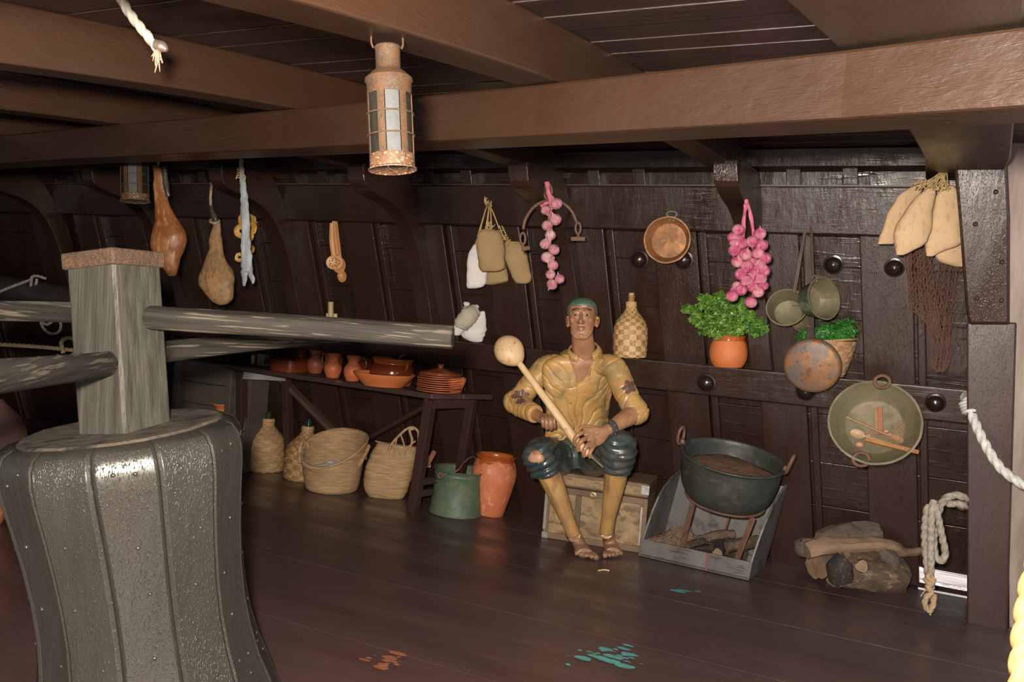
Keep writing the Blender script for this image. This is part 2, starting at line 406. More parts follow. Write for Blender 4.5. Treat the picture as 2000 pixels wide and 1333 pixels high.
# pillar at the right with its bolted upper bracket
yq = 4.46; ytop = 4.30
def quad(y, l, r, py): return ony(l, py, y), ony(r, py, y)
m = M()
a, b = ony(1889, 1216, yq), ony(1968, 1232, yq); c, d = ony(1888, 630, ytop), ony(1986, 630, ytop)
a.z = b.z = -.01
dy = Vector((.02, .42, 0))
m.hexa([a, b, b + dy, a + dy], [c, d, d + dy, c + dy])
struct('pillar', m, [m_post], 'square brown pillar at the right edge', bevel=.008, smooth=0)
m = M(); yb_ = ytop - .05
L = [(1892, 1972, 634), (1886, 1972, 600), (1872, 1972, 420), (1862, 1966, 300), (1858, 1964, 228), (1855, 1964, 205), (1846, 1966, 190)]
ring = []
for l, r, py in L:
    yy = yb_ - .22 * (634 - py) / 440 - (.04 if py < 235 else 0)
    p, q = ony(l, py, yy), ony(r, py, yy); dd = Vector((.02, .38 + .22 * (634 - py) / 440 - .2 * (634 - py) / 440 * 0, 0)); ring.append([p, q, q + dd, p + dd])
m.rings(ring); br = struct('pillar_bracket', m, [m_frame], 'bolted upper bracket of the brown pillar', bevel=.012, smooth=0)
for px, py in ((1905, 438), (1957, 512), (1908, 583), (1956, 587), (1945, 375)):
    p = ony(px, py, yb_ - .22 * (634 - py) / 440); r = .011; mm = M(); mm.lathe([(r, -.004), (r * .9, .004), (r * .5, .008), (0, .009)], 14, 0, frame((0, -1, 0)), p); obj('bolt_head', mm, m_post, br)
# strip and sheathing beyond the pillar, daylight painted in as pale colour
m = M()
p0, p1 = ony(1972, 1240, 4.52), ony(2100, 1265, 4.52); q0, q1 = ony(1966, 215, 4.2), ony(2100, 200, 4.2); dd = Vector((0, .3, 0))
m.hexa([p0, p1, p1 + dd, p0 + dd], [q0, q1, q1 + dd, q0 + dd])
struct('trim_3', m, [pm('daylight-pale wood', (.30, .24, .20), (.17, .12, .10), 12., .6, bump=.5, bscale=20., stretch=(1, 1, .06))], 'timber beside the pillar, sunlight put into its pale colour', smooth=0)
# far end of the hold
m = M(); m.box((-12.6, -1.2, -.05), (-12.5, 5.2, 2.6)); struct('wall_left', m, [m_wall], 'dark bulkhead at the far end of the hold', smooth=0)
# outboard ground seen through the drain gap: pale quay
m = M(); m.box((-1.5, 5.15, -.5), (2.5, 9, -.3)); struct('ground', m, [pm('pale quay', (.8, .85, .78), None, 3., .8, bump=0)], 'sunlit pale quay outside the hull', smooth=0)
# ================================================================== capstan
cb = ond(292, 1455, 2.42); up = (ond(240, 838, 2.42) - cb).normalized()
ctop = (ond(240, 838, 2.42) - cb).length; cb = ond(240, 838, 2.42) - (up - FWD * .10).normalized() * ctop
cap = thing('capstan', cb, 'large silver grey faceted capstan with four long bars, in front of the bench', 'capstan')
UPT = (up - FWD * .10).normalized(); T = frame(UPT, (FWD.cross(up)))            # local x points right in the photo
NS = 13
prof = [(.352, 0), (.335, .05), (.318, .12), (.298, .19), (.284, .27), (.277, .36), (.279, .46), (.288, .56), (.301, .66), (.314, .74), (.318, .79), (.314, .825), (.300, .852), (.276, .866)]
zsc = ctop / .866
for k in range(NS):
    m = M(); a0 = 2 * PI * (k + .12) / NS; a1 = 2 * PI * (k + 1.12) / NS; lift = (.0, .007, .003, .011, .0, .006)[k % 6]; g = .008
    ring = []
    for r, z in prof:
        R0 = r + lift; c = Vector((math.cos((a0 + a1) / 2), math.sin((a0 + a1) / 2), 0)); hw = R0 * math.tan((a1 - a0) / 2) * (.985 - .02 * (k % 2)); tn = Vector((-c.y, c.x, 0))
        cc = c * R0; ci = c * max(.02, r - .07)
        ring.append([cc - tn * (hw - g) + Vector((0, 0, z * zsc)), cc + tn * (hw - g) + Vector((0, 0, z * zsc)), cc - c * g + tn * hw + Vector((0, 0, z * zsc)), ci + tn * hw * .8 + Vector((0, 0, z * zsc)), ci - tn * hw * .8 + Vector((0, 0, z * zsc)), cc - c * g - tn * hw + Vector((0, 0, z * zsc))])
    ring = [[T @ p + cb for p in r] for r in ring]
    m.rings(ring)
    # nail heads
    rnd = random.Random(k)
    for zz in (.80, .62, .47, .33, .21, .16):
        for u in ((-.5, .35) if zz in (.80, .21) else (rnd.uniform(-.5, .5),)):
            zz2 = zz + rnd.uniform(-.02, .02); j = max(i for i, (r, z) in enumerate(prof) if z <= zz2); f = (zz2 - prof[j][1]) / (prof[j + 1][1] - prof[j][1]); r = prof[j][0] + (prof[j + 1][0] - prof[j][0]) * f + lift
            c = Vector((math.cos((a0 + a1) / 2), math.sin((a0 + a1) / 2), 0)); tn = Vector((-c.y, c.x, 0)); pp = c * (r - .001) + tn * u * .06 + Vector((0, 0, zz2 * zsc))
            m.lathe([(.0065, 0), (.006, .003), (.003, .005), (0, .0055)], 8, 0, T @ frame(c, (0, 0, 1)), T @ pp + cb)
    obj('whelp', m, m_cap, cap, bevel=.004, smooth=35)
m = M(); m.lathe([(.20, 0), (.23, .3 * zsc), (.268, .845 * zsc), (.275, .862 * zsc), (.262, .872 * zsc), (0, .868 * zsc)], 26, 0, T, cb, fn=lambda a, j, z: .004 * math.sin(5 * a) + .003 * math.sin(11 * a + 1)); obj('drum', m, m_captop, cap, smooth=35)
# square spindle
s0 = ond(245, 838, 2.42) - up * .05; s1 = ond(222, 497, 2.42); sup = (s1 - s0).normalized(); zl = (s1 - s0).length
Ts = frame(sup, (Matrix.Rotation(math.radians(45 + 24), 3, sup) @ FWD.cross(sup)))
hs = .0865
m = M(); m.box((-hs, -hs, 0), (hs, hs, zl - .01), 0, Ts, s0); spin = obj('spindle', m, m_spindle, cap, bevel=.008, smooth=0)
m = M(); hb = hs + .010; h2 = hs - .012
for lo, hi in (((-hb, -hb), (hb, hb)),): m.box((-hb, -hb, zl - .042), (hb, hb, zl + .004), 0, Ts, s0)
m.warp(.002, 60); obj('iron_band', m, m_rust, spin, bevel=.006, smooth=0)
def capbar(pts, rs, nm='bar'):
    m = M(); P, R2 = spline([Vector(p) for p in pts], rs, 8)
    d = (P[-1] - P[0]).normalized()
    m.tube(P, R2, 18, 0, fn=lambda a, u, i: .0012 * math.sin(5 * a + 3 * u) + .0008 * math.sin(9 * a))
    o = obj(nm, m, m_bar, cap, bevel=.005, smooth=50)
    return o
q = Vector(s0) + sup * 0
B0, B1 = ond(-90, 606, 2.66), ond(885, 660, 2.37)
capbar([B0, ond(140, 611, 2.58), ond(300, 622, 2.42), ond(600, 640, 2.40), B1], [.032, .032, .0345, .0335, .0335])
A0, A1 = ond(-160, 750, 1.15), ond(690, 650, 3.3)
capbar([A0, ond(0, 735, 1.60), ond(190, 714, 2.25), ond(255, 702, 2.42), ond(300, 692, 2.56), ond(340, 686, 2.68), ond(500, 668, 2.95), A1], [.033, .033, .034, .034, .034, .034, .033, .033])
# ================================================================== materials of the stores
m_pane_lit = pm('dusty horn pane painted flash-lit', (.042, .0435, .0435), (.028, .0295, .0295), 30., .75, bump=.3, bscale=50., c3=(.035, .037, .035), s3=30., t3=.62)  # dusty horn with the flash reflection painted into its grey
m_pane_unlit = pm('horn pane painted unlit', (.014, .013, .010), (.008, .008, .006), 30., .2, bump=.3, bscale=50.)  # same horn painted dark, for panes turned away from the flash
m_lan = pm('rusty lantern tin', (.056, .0215, .0065), (.028, .0140, .0068), 40., .75, bump=.5, bscale=120., bdist=.001, c3=(.042, .032, .020), s3=28., t3=.56, spec=.25)
m_lanband = pm('flaking lantern band', (.080, .030, .008), (.042, .017, .007), 45., .7, bump=.5, bscale=120., bdist=.001, c3=(.22, .17, .11), s3=13., t3=.60)
m_rope = pm('hemp rope', (.40, .29, .17), (.25, .175, .10), 60., .8, bump=.4, bscale=250., bdist=.001)
m_ropegrey = pm('grey weathered rope', (.34, .30, .25), (.20, .17, .14), 60., .8, bump=.4, bscale=250., bdist=.001)
m_ropewhite = pm('white weathered rope', (.66, .66, .63), (.44, .43, .41), 50., .8, bump=.4, bscale=250., bdist=.001)
m_ropeyel = pm('yellow new rope', (.62, .38, .15), (.46, .26, .09), 50., .75, bump=.4, bscale=250., bdist=.001)
m_straw = pm('straw cord', (.46, .33, .15), (.30, .20, .08), 60., .8, bump=.2)
m_ham1 = pm('cured ham rind', (.30, .115, .038), (.17, .055, .02), 7., .35, .55, bump=.6, bscale=26., bdist=.006, c3=(.42, .20, .07), s3=9., t3=.6)
m_ham2 = pm('mouldy ham rind', (.36, .19, .065), (.22, .115, .045), 8., .5, .65, bump=.6, bscale=28., bdist=.006, c3=(.15, .105, .07), s3=10., t3=.55)
m_hoof = pm('dark hoof', (.05, .038, .028), (.02, .016, .012), 30., .35, bump=.4, bscale=80., c3=(.22, .17, .12), s3=20., t3=.62)
m_fish = pm('salt dried fish', (.44, .47, .50), (.19, .205, .22), 30., .6, bump=.9, bscale=34., stretch=(1, 1, .15), bdist=.006, c4=(.10, .10, .11), s4=26., t4=.66)
m_squash = pm('dried yellow slices', (.55, .29, .04), (.38, .17, .02), 20., .45, bump=.4, bscale=50.)
m_spoonw = pm('oiled spoon wood', (.45, .20, .06), (.32, .125, .035), 9., .45, bump=.2, bscale=40., stretch=(1, 1, .15))
m_palew = pm('pale bare wood', (.66, .47, .27), (.52, .34, .17), 7., .5, bump=.3, bscale=30., stretch=(1, 1, .2), c3=(.40, .23, .11), s3=5., t3=.66)
def cloth(name, c1, c2, c3=None, sc=150.):
    mt = pm(name, c1, c2, 5., .85, bump=.25, bscale=9., bdist=.01, c3=c3, s3=7., t3=.6)
    nt = mt.node_tree; N = nt.nodes; L = nt.links; b = N['Principled BSDF']
    tc = N.new('ShaderNodeTexCoord'); hs = []
    for prof_, rot in (('X', 0), ('Z', 0)):
        wv = N.new('ShaderNodeTexWave'); wv.bands_direction = prof_; wv.inputs['Scale'].default_value = sc; wv.inputs['Distortion'].default_value = 1.2; wv.inputs['Detail'].default_value = 2
        L.new(tc.outputs['Object'], wv.inputs['Vector']); hs.append(wv.outputs[1])
    ad = N.new('ShaderNodeMath'); ad.operation = 'ADD'; L.new(hs[0], ad.inputs[0]); L.new(hs[1], ad.inputs[1])
    bp = N.new('ShaderNodeBump'); bp.inputs['Strength'].default_value = .45; bp.inputs['Distance'].default_value = .0015; L.new(ad.outputs[0], bp.inputs['Height'])
    old = [l for l in nt.links if l.to_socket == b.inputs['Normal']]
    if old: L.new(old[0].from_socket, bp.inputs['Normal'])
    L.new(bp.outputs[0], b.inputs['Normal'])
    return mt
m_burlap = cloth('tan burlap', (.36, .24, .115), (.29, .19, .09))
m_linen = cloth('pale linen sacking', (.60, .41, .25), (.52, .35, .20), (.48, .31, .16))
m_whitec = cloth('off-white cotton', (.72, .68, .66), (.60, .56, .54))
m_greyc = cloth('greyish linen', (.52, .45, .36), (.36, .31, .25))
m_cop = pm('green copper', (.14, .17, .10), (.10, .12, .07), 14., .55, .7, metal=.3, bump=.3, bscale=50., c3=(.17, .24, .17), s3=8., t3=.56)
m_copin = pm('tarnished copper inside', (.34, .155, .055), (.19, .085, .035), 16., .5, .65, metal=.3, bump=.3, bscale=50., c3=(.13, .09, .055), s3=12., t3=.6)
m_copgrey = pm('grey tarnished copper', (.175, .165, .095), (.115, .11, .062), 9., .5, .65, metal=.3, bump=.3, bscale=50., c3=(.21, .145, .095), s3=7., t3=.56, w3=.2)
m_panback = pm('sooty copper pan bottom', (.27, .125, .045), (.18, .08, .032), 18., .5, .6, metal=.3, bump=.25, bscale=60., c3=(.125, .095, .085), s3=3.2, t3=.50, w3=.14, c4=(.10, .06, .035), s4=40., t4=.60)
m_steel = pm('grey iron strip', (.13, .095, .08), (.085, .06, .05), 25., .5, metal=.4, bump=.3, bscale=60., stretch=(1, 1, .2))
m_ironr = pm('rusty wrought iron', (.16, .078, .048), (.09, .047, .032), 30., .65, bump=.4, bscale=90., bdist=.002)
m_onion = pm('magenta onion skin', (.56, .10, .22), (.36, .05, .13), 2.6, .25, bump=.5, bscale=5., stretch=(1, 1, .15), c3=(.74, .42, .42), s3=1.1, t3=.60, bdist=.06, w3=.3)
m_garlic = pm('pink garlic skin', (.55, .21, .26), (.40, .12, .17), 2.4, .38, bump=.5, bscale=5., stretch=(1, 1, .2), c3=(.74, .52, .50), s3=1.1, t3=.58, bdist=.06, w3=.3)
m_braid = pm('pink dry stalks', (.55, .13, .22), (.35, .09, .13), 50., .6, bump=.3)
m_leaf1 = pm('parsley leaves', (.13, .26, .03), (.045, .125, .02), 20., .4, bump=0)
m_leaf2 = pm('fern leaves', (.04, .19, .025), (.012, .085, .012), 22., .4, bump=0)
m_stem = pm('green stems', (.12, .19, .04), None, 10., .5, bump=0)
m_net = pm('brown fishing net', (.13, .058, .038), (.085, .038, .026), 30., .85, bump=0)
m_wick1 = pm('pale wicker', (.60, .40, .20), (.44, .27, .12), 50., .6, bump=.3, bscale=120., bdist=.001)
m_wick2 = pm('brown wicker', (.30, .155, .05), (.20, .095, .03), 50., .6, bump=.3, bscale=120., bdist=.001)
m_wick3 = pm('straw wicker', (.46, .29, .14), (.26, .155, .07), 11., .7, bump=.7, bscale=22., bdist=.004, stretch=(1, 1, 7))
m_esp = pm('esparto grass', (.43, .275, .14), (.25, .15, .075), 11., .75, bump=.8, bscale=22., bdist=.004, stretch=(1, 1, 7))
m_cork = pm('cork', (.50, .31, .15), (.36, .20, .09), 60., .8, bump=.2)
m_glassd = pm('dark bottle glass', (.012, .022, .018), None, 5., .08, bump=0, spec=.7)

def sil(m, rows, d, ratio=.6, n=20, mat=0, power=2.3, wob=0., close=True):
    """solid lofted through (y, left, right[, depth shift]) pixel rows at distance d, with real thickness"""
    rs = []
    for j, row in enumerate(rows):
        y, l, r = row[:3]; c = ond((l + r) / 2, y, d); hw = (r - l) / 2 * d / FPX; hd = hw * ratio if len(row) < 4 else hw * row[3]
        c = c - FWD * (row[4] if len(row) > 4 else 0)
        ring = []
        for i in range(n):
            a = 2 * PI * i / n; ca, sa = math.cos(a), math.sin(a)
            k = (abs(ca) ** power + abs(sa) ** power) ** (-1 / power)
            ww = 1 + wob * math.sin(3 * a + j * 1.3) + wob * .6 * math.sin(7 * a - j)
            ring.append(c + IMX * ca * k * hw * ww + FWD * sa * k * hd * ww)
        rs.append(ring)
    return m.rings(rs, mat)
def smooth_rows(rows, k=4):
    R = [Vector((r[0], r[1], r[2])) for r in rows]; P, _ = spline(R, [0] * len(R), k)
    return [(p.x, p.y, p.z) for p in P]
# ------------------------------------------------------------------ lanterns
def lantern(px0, py0, px1, py1, d, label, back=False, r=.0495):
    b = ond(px0, py0, d); t = ond(px1, py1, d); up_ = (t - b).normalized(); H = (t - b).length
    root = thing('hanging_lantern', b, label, 'lantern', 'tin lanterns under the deck')
    T = frame(up_, (Matrix.Rotation(math.radians(14), 3, up_) @ FWD.cross(up_)))
    zt = .195 * r / .0495
    m = M(); m.lathe([(0, .004), (r * .98, .004), (r * 1.08, 0), (r * 1.08, .003), (r * 1.0, .006), (r * 1.0, .030), (r * .97, .034), (r * .93, .034)], 32, 0, T, b); obj('bottom_band', m, m_lanband, root, smooth=40)
    m = M(); m.lathe([(r * .93, zt - .03), (r * .98, zt - .03), (r * 1.0, zt - .004), (r * 1.07, zt), (r * 1.06, zt + .006), (r * .8, zt + .018), (r * .58, zt + .026), (r * .55, zt + .03), (r * .55, zt + .072), (r * .6, zt + .075), (r * .56, zt + .078), (r * .5, zt + .078), (r * .5, zt + .03)], 32, 0, T, b); obj('cap', m, m_lan, root, smooth=40)
    n = 6
    m = M()
    for k in range(n):
        a = 2 * PI * k / n + math.radians(-60); w2 = .17
        ring = [[T @ Vector((q * math.cos(a + s), q * math.sin(a + s), z)) + b for q, s in ((r * .985, -w2), (r * 1.0, 0), (r * .985, w2), (r * .95, w2), (r * .95, -w2))] for z in (.02, .10, zt - .02)]
        m.rings(ring)
    obj('frame', m, m_lan, root, smooth=30)
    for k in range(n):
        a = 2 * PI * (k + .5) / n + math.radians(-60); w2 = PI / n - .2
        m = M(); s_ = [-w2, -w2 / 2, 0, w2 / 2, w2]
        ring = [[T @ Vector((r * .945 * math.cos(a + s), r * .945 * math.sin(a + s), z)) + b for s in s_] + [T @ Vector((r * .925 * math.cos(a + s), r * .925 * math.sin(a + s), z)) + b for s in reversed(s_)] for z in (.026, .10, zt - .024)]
        m.rings(ring); facing = (T @ Vector((math.cos(a), math.sin(a), 0))).dot(FWD) < -.8  # only panes towards the camera get the painted flash-lit colour
        obj('pane', m, m_pane_lit if facing else m_pane_unlit, root, smooth=40, label='pale dusty horn pane painted flash-lit' if facing else None)
    for z in (.075, .122):
        m = M(); m.tube([T @ Vector((r * 1.04 * math.cos(a), r * 1.04 * math.sin(a), z)) + b for a in [2 * PI * i / 28 for i in range(28)]], .0017, 6, closed=True); obj('guard_wire', m, m_lan, root, smooth=60)
    m = M(); zz = zt + .074
    m.tube([T @ Vector(p) + b for p in ((-r * .62, 0, zz), (-r * .70, 0, zz + .012), (-r * .62, 0, zz + .032), (0, 0, zz + .05), (r * .62, 0, zz + .032), (r * .70, 0, zz + .012), (r * .62, 0, zz))], .0024, 8, sub=6); obj('bail', m, m_lan, root, smooth=60)
    if not back:
        m = M(); m.tube([T @ Vector(p) + b for p in ((-.015, -.045, .004), (-.012, -.047, -.006), (.004, -.046, -.012), (.012, -.045, -.017), (.022, -.044, -.008), (.03, -.04, .002))], .0011, 6, sub=4); obj('hook_wire', m, m_lan, root, smooth=60)
    return root, T, b, zz + .05, up_
lr, LT, lb, lz, lu = lantern(767, 333, 757, 100, 1.86, 'large rusty tin lantern hanging in front of the long ceiling timber')
m = M(); ptop = lb + lu * (lz - .004)
m.tube([ptop + lu * t for t in (0, .012, .024)], .0035, 8)
obj('hook', m, m_lan, lr, smooth=60)
lr.scale = (1.515 / 1.86,) * 3; lr.location = ond(767, 333, 1.515)
l2, _, lb2, lz2, lu2 = lantern(264, 394, 262, 260, 3.95, 'small dark lantern half hidden behind the long ceiling timber, beside the hams', True, r=.0625)
m = M(); m.tube([lb2 + lu2 * (lz2 - .004), lb2 + lu2 * (lz2 + .03), lb2 + lu2 * (lz2 + .10)], .004, 6); obj('hook', m, m_lan, l2)
# ------------------------------------------------------------------ frayed rope from the deckhead
m = M(); d = 1.72
m.rope([ond(214, -52, d), ond(240, 4, d), ond(262, 38, d), ond(288, 70, d), ond(308, 96, d)], .0105, 14, 8)
ro = obj('rope', m, m_ropegrey, smooth=70); tag(ro, 'short thick rope with a frayed end dangling from the upper left deckhead', 'rope')
rnd = random.Random(5); m = M()
for k in range(16):
    p = ond(308 + rnd.uniform(-4, 4), 94 + rnd.uniform(-3, 3), d); q = ond(310 + rnd.gauss(-4, 6), 118 + rnd.gauss(4, 8), d + rnd.uniform(-.02, .02))
    m.tube([p, p.lerp(q, .5) + Vector((rnd.uniform(-.004, .004), 0, 0)), q], [.0022, .002, .0006], 5, sub=3)
obj('frayed_end', m, pm('pinkish frayed hemp', (.42, .25, .18), (.30, .16, .11), 60., .8, bump=0), ro, smooth=60)
m = M(); m.tube([ond(303, 88, d), ond(317, 92, d), ond(326, 99, d)], [.012, .0125, .004], 10, sub=3); obj('binding', m, m_steel, ro)
# ------------------------------------------------------------------ hams
d = 4.85
m = M(); sil(m, smooth_rows([(322, 300, 317), (345, 300, 322), (366, 297, 325), (390, 300, 329), (412, 300, 338), (430, 299, 349), (450, 297, 359), (466, 296, 364), (482, 294, 362), (500, 300, 355), (520, 312, 351), (534, 322, 346), (541, 328, 342)]), d, .55, 22, wob=.014)
m.warp(.016, 7, 3); h1 = obj('cured_ham', m, m_ham1, smooth=180, sub=1); tag(h1, 'big reddish brown cured ham hanging behind the capstan post', 'ham', 'cured hams')
m = M(); sil(m, smooth_rows([(326, 315, 326), (345, 316, 328), (368, 320, 331), (384, 324, 332)]), d - .03, .7, 12, wob=.05); m.warp(.004, 40); obj('hoof', m, m_hoof, h1, smooth=60)
m = M(); m.tube([ond(309, 325, d), ond(309, 300, d), ond(308, 285, d)], .006, 8); obj('cord', m, m_rope, h1)
d = dep(ony(415, 372, 3.84))
m = M(); sil(m, smooth_rows([(434, 415, 428), (444, 414, 429), (458, 411, 430), (472, 409, 433), (488, 411, 436), (505, 402, 440), (522, 394, 450), (540, 389, 457), (558, 389, 459), (573, 399, 458), (585, 411, 455), (593, 424, 447), (596, 432, 440)]), d, .5, 22, wob=.015)
m.warp(.012, 8, 6); h2 = obj('cured_ham', m, m_ham2, smooth=180, sub=1); tag(h2, 'pear shaped mouldy yellow ham hanging left of the grey dried fish', 'ham', 'cured hams')
m = M(); sil(m, smooth_rows([(398, 408, 415), (412, 409, 419), (424, 412, 425), (434, 416, 427)]), d, .7, 12, wob=.06); m.warp(.003, 50); obj('hoof', m, m_hoof, h2, smooth=60)
m = M(); m.tube([ond(419 + 9 * math.cos(a), 432 + 4 * math.sin(a), d - .028 * math.sin(a)) for a in [2 * PI * i / 14 for i in range(14)]], .0085, 8, closed=True); obj('cord_ring', m, m_rope, h2)
m = M(); m.tube([ond(412, 402, d), ond(411, 388, d), ond(412, 374, d), ond(413, 362, d + .05), ond(413, 356, d + .12)], .0085, 8); obj('cord', m, m_rope, h2)
# ------------------------------------------------------------------ dried fish
d = 4.85
rows = [(312, 466, 475), (330, 467, 476), (350, 467, 479), (372, 469, 482), (400, 470, 485), (440, 471, 488), (480, 471, 490), (520, 471, 493), (532, 471, 494)]
m = M(); sil(m, smooth_rows(rows, 6), d, .4, 16, wob=.07)
sil(m, smooth_rows([(524, 471, 484), (540, 472, 484), (552, 473, 481), (558, 475, 478)]), d, .5, 12, wob=.06); sil(m, smooth_rows([(524, 482, 494), (538, 485, 496), (549, 489, 497), (554, 492, 495)]), d, .5, 12, wob=.06)
m.warp(.006, 30, 2); f1 = obj('dried_fish', m, m_fish, smooth=60); tag(f1, 'long pale grey split dried fish hanging by its tail cord', 'fish')
m = M()
for k in range(4): m.tube([ond(470 + 7 * math.cos(a), 330 + k * 5 + 2.5 * math.sin(a), d - .02 * math.sin(a)) for a in [2 * PI * i / 12 for i in range(12)]], .004, 6, closed=True)
m.tube([ond(470, 330, d), ond(469, 312, d), ond(470, 292, d), ond(469, 262, d + .02), ond(468, 240, d + .02)], .005, 6); m.tube([ond(464, 342, d - .02), ond(461, 350, d - .02)], .004, 6)
obj('cord', m, m_rope, f1)
# ------------------------------------------------------------------ dried slices
d = 5.32; c0 = ond(480, 405, d)
rt = thing('dried_squash_string', c0, 'string of dried yellow squash slices behind the grey fish', 'dried food')
for (px, py, r, tl) in ((472, 452, 15, .3), (488, 446, 15, -.4), (479, 430, 14, .8), (492, 430, 11, -.9), (468, 503, 10, .2), (490, 487, 9, -.7), (484, 462, 12, .5)):
    p = ond(px, py, d + .02 * math.sin(px)); T = frame((-FWD + IMX * tl * .6).normalized(), (0, 0, 1)); R0 = r * d / FPX; m = M()
    m.lathe([(R0 * .25, -.004), (R0 * .9, -.006), (R0, 0), (R0 * .9, .006), (R0 * .6, .003), (R0 * .25, .005)], 18, 0, T, p, closed=True); m.warp(.004, 40, px)
    obj('slice', m, m_squash, rt, smooth=60)
m = M(); m.tube([ond(481, 402, d), ond(480, 430, d), ond(479, 470, d), ond(478, 510, d)], .004, 6); m.tube([ond(488, 418, d), ond(496, 428, d), ond(502, 436, d)], .004, 6, sub=3); obj('cord', m, m_straw, rt)
# ------------------------------------------------------------------ wooden spoons on the clamp
def spoon(pts, cx, cy, rx, ry, d, label, holes=False, mat_=None, name='wooden_spoon', grp='wooden spoons hanging on the hull side', w=5, nrm=None, cat='spoon'):
    k = d / FPX; m = M(); nrm = nrm or -FWD
    P = [ond(x, y, d) for x, y in pts]; m.tube(P, [w * k * .8] + [w * k] * (len(P) - 1), 10, sub=4, flat=.6, up=FWD)
    c = ond(cx, cy, d); up_ = (P[0] - c).normalized(); T = frame(nrm, IMX)
    a0 = math.atan2((T.transposed() @ up_).y, (T.transposed() @ up_).x)
    Rr = Matrix.Rotation(a0 - PI / 2, 3, 'Z'); S = T @ Rr
    m.lathe([(.05, -.014), (.6, -.011), (.95, -.002), (1.0, .005), (.94, .006), (.62, -.003), (.05, -.007)], 26, 0, S @ Matrix.Diagonal((rx * k, ry * k, 1)), c)
    if holes:
        for q in range(14):
            aa = q * 2.4; rr = .22 + .5 * math.sqrt(q / 14)
            m.ball(c + S @ Vector((rr * rx * k * math.cos(aa), rr * ry * k * math.sin(aa), -.003)), .0042, 1, 8, 5)
    o = obj(name, m, [mat_ or m_spoonw, m_black], smooth=50); tag(o, label, cat, grp); return o
dS = dep(onw(655, 470, .10))
spoon([(652, 432), (655, 470), (659, 498)], 662, 518, 13, 16, dS + .012, 'deep wooden ladle hanging behind the pierced skimmer')
spoon([(655, 430), (660, 480), (666, 527)], 668, 540, 9, 12, dS + .035, 'longest wooden spoon hanging lowest beside the pierced skimmer')
spoon([(648, 436), (648, 470), (652, 500)], 653, 513, 16, 14, dS - .02, 'pierced wooden skimmer hanging on the hull side', True, pm('light skimmer wood', (.58, .29, .12), (.46, .21, .08), 9., .45, bump=.2))
m = M()
for k in range(5): m.tube([ond(650 + k * 1.2, 408 + k * 2, dS), ond(651 + k, 420, dS - .01), ond(650 + k * 1.5, 436, dS)], .0028, 5, sub=3)
tag(obj('cord_loop', m, m_straw), 'cord loop tying up the wooden skimmer and spoons', 'cord')
# ------------------------------------------------------------------ small sacks with their cords
dK = dep(onw(955, 470, .12))
def sack(rows, d, mat_, label, ratio=.5, wob=.02, name='cloth_sack', grp=None, warp=.006, n=24):
    m = M(); sil(m, smooth_rows(rows, 5), d, ratio, n, wob=wob, power=2.6); m.warp(warp, 14, rows[0][1])
    o = obj(name, m, mat_, smooth=180, sub=1); tag(o, label, 'sack', grp); return o
g1 = 'small sacks hanging left of the garlic'
sack([(478, 926, 936), (486, 920, 944), (500, 914, 950), (525, 911, 952), (548, 911, 950), (560, 911, 944), (565, 914, 930)], dK + .02, m_whitec, 'white cotton sack hanging left of the burlap sacks', .5, grp=g1)
sack([(470, 956, 980), (500, 950, 986), (530, 949, 991), (546, 947, 994), (553, 946, 985), (557, 950, 968)], dK + .06, m_burlap, 'lowest burlap sack tucked behind the front one', .45, grp=g1)
sack([(471, 986, 1014), (480, 984, 1020), (495, 984, 1028), (515, 988, 1033), (535, 996, 1037), (549, 1004, 1036), (554, 1010, 1028)], dK - .0, m_burlap, 'burlap sack hanging on the right under the iron hoop end', .5, grp=g1)
sack([(449, 942, 968), (455, 934, 978), (466, 930, 982), (490, 931, 986), (510, 934, 986), (524, 936, 986), (531, 942, 976)], dK - .09, m_burlap, 'big burlap sack hanging in front of the other small sacks', .5, grp=g1)
rnd = random.Random(3); m = M(); pk = (955, 392)
for (tx, ty, dz) in ((934, 458, -.08), (938, 452, -.06), (975, 447, -.07), (986, 470, 0), (952, 446, -.09), (948, 450, -.09), (990, 462, 0), (928, 480, .02), (960, 455, -.08)):
    m.tube([ond(pk[0] + rnd.uniform(-5, 5), pk[1] + rnd.uniform(-4, 10), dK - .01), ond((pk[0] * 2 + tx) / 3 + rnd.uniform(-2, 2), (pk[1] * 2 + ty) / 3, dK + dz - .01), ond(tx, ty, dK + dz - .01)], .004, 6, sub=4)
for k in range(9):
    a = rnd.uniform(0, 6); m.tube([ond(pk[0] - 4, pk[1] + 12, dK - .02), ond(pk[0] + rnd.uniform(-10, 6), pk[1] + rnd.uniform(-10, 0), dK - .02), ond(pk[0] + rnd.uniform(4, 12), pk[1] + rnd.uniform(-6, 4), dK - .03), ond(pk[0] + 2, pk[1] + 14, dK - .02)], .0032, 5, sub=4)
for k in range(14):
    x = 952 + k * 3.0; y = 440 + (k * .9) ** 1.45; m.tube([ond(x + rnd.uniform(-8, 8), y + rnd.uniform(-8, 8), dK - .09), ond(x + rnd.uniform(-8, 8), y + rnd.uniform(-8, 8), dK - .1), ond(x + 6, y + rnd.uniform(-8, 8), dK - .09)], .003, 5, sub=3)
m.tube([ond(955, 384, dK + .04), ond(955, 392, dK - .02)], .006, 6)
tag(obj('cord_bundle', m, m_straw), 'straw coloured cord bundle holding the small sacks', 'cord')
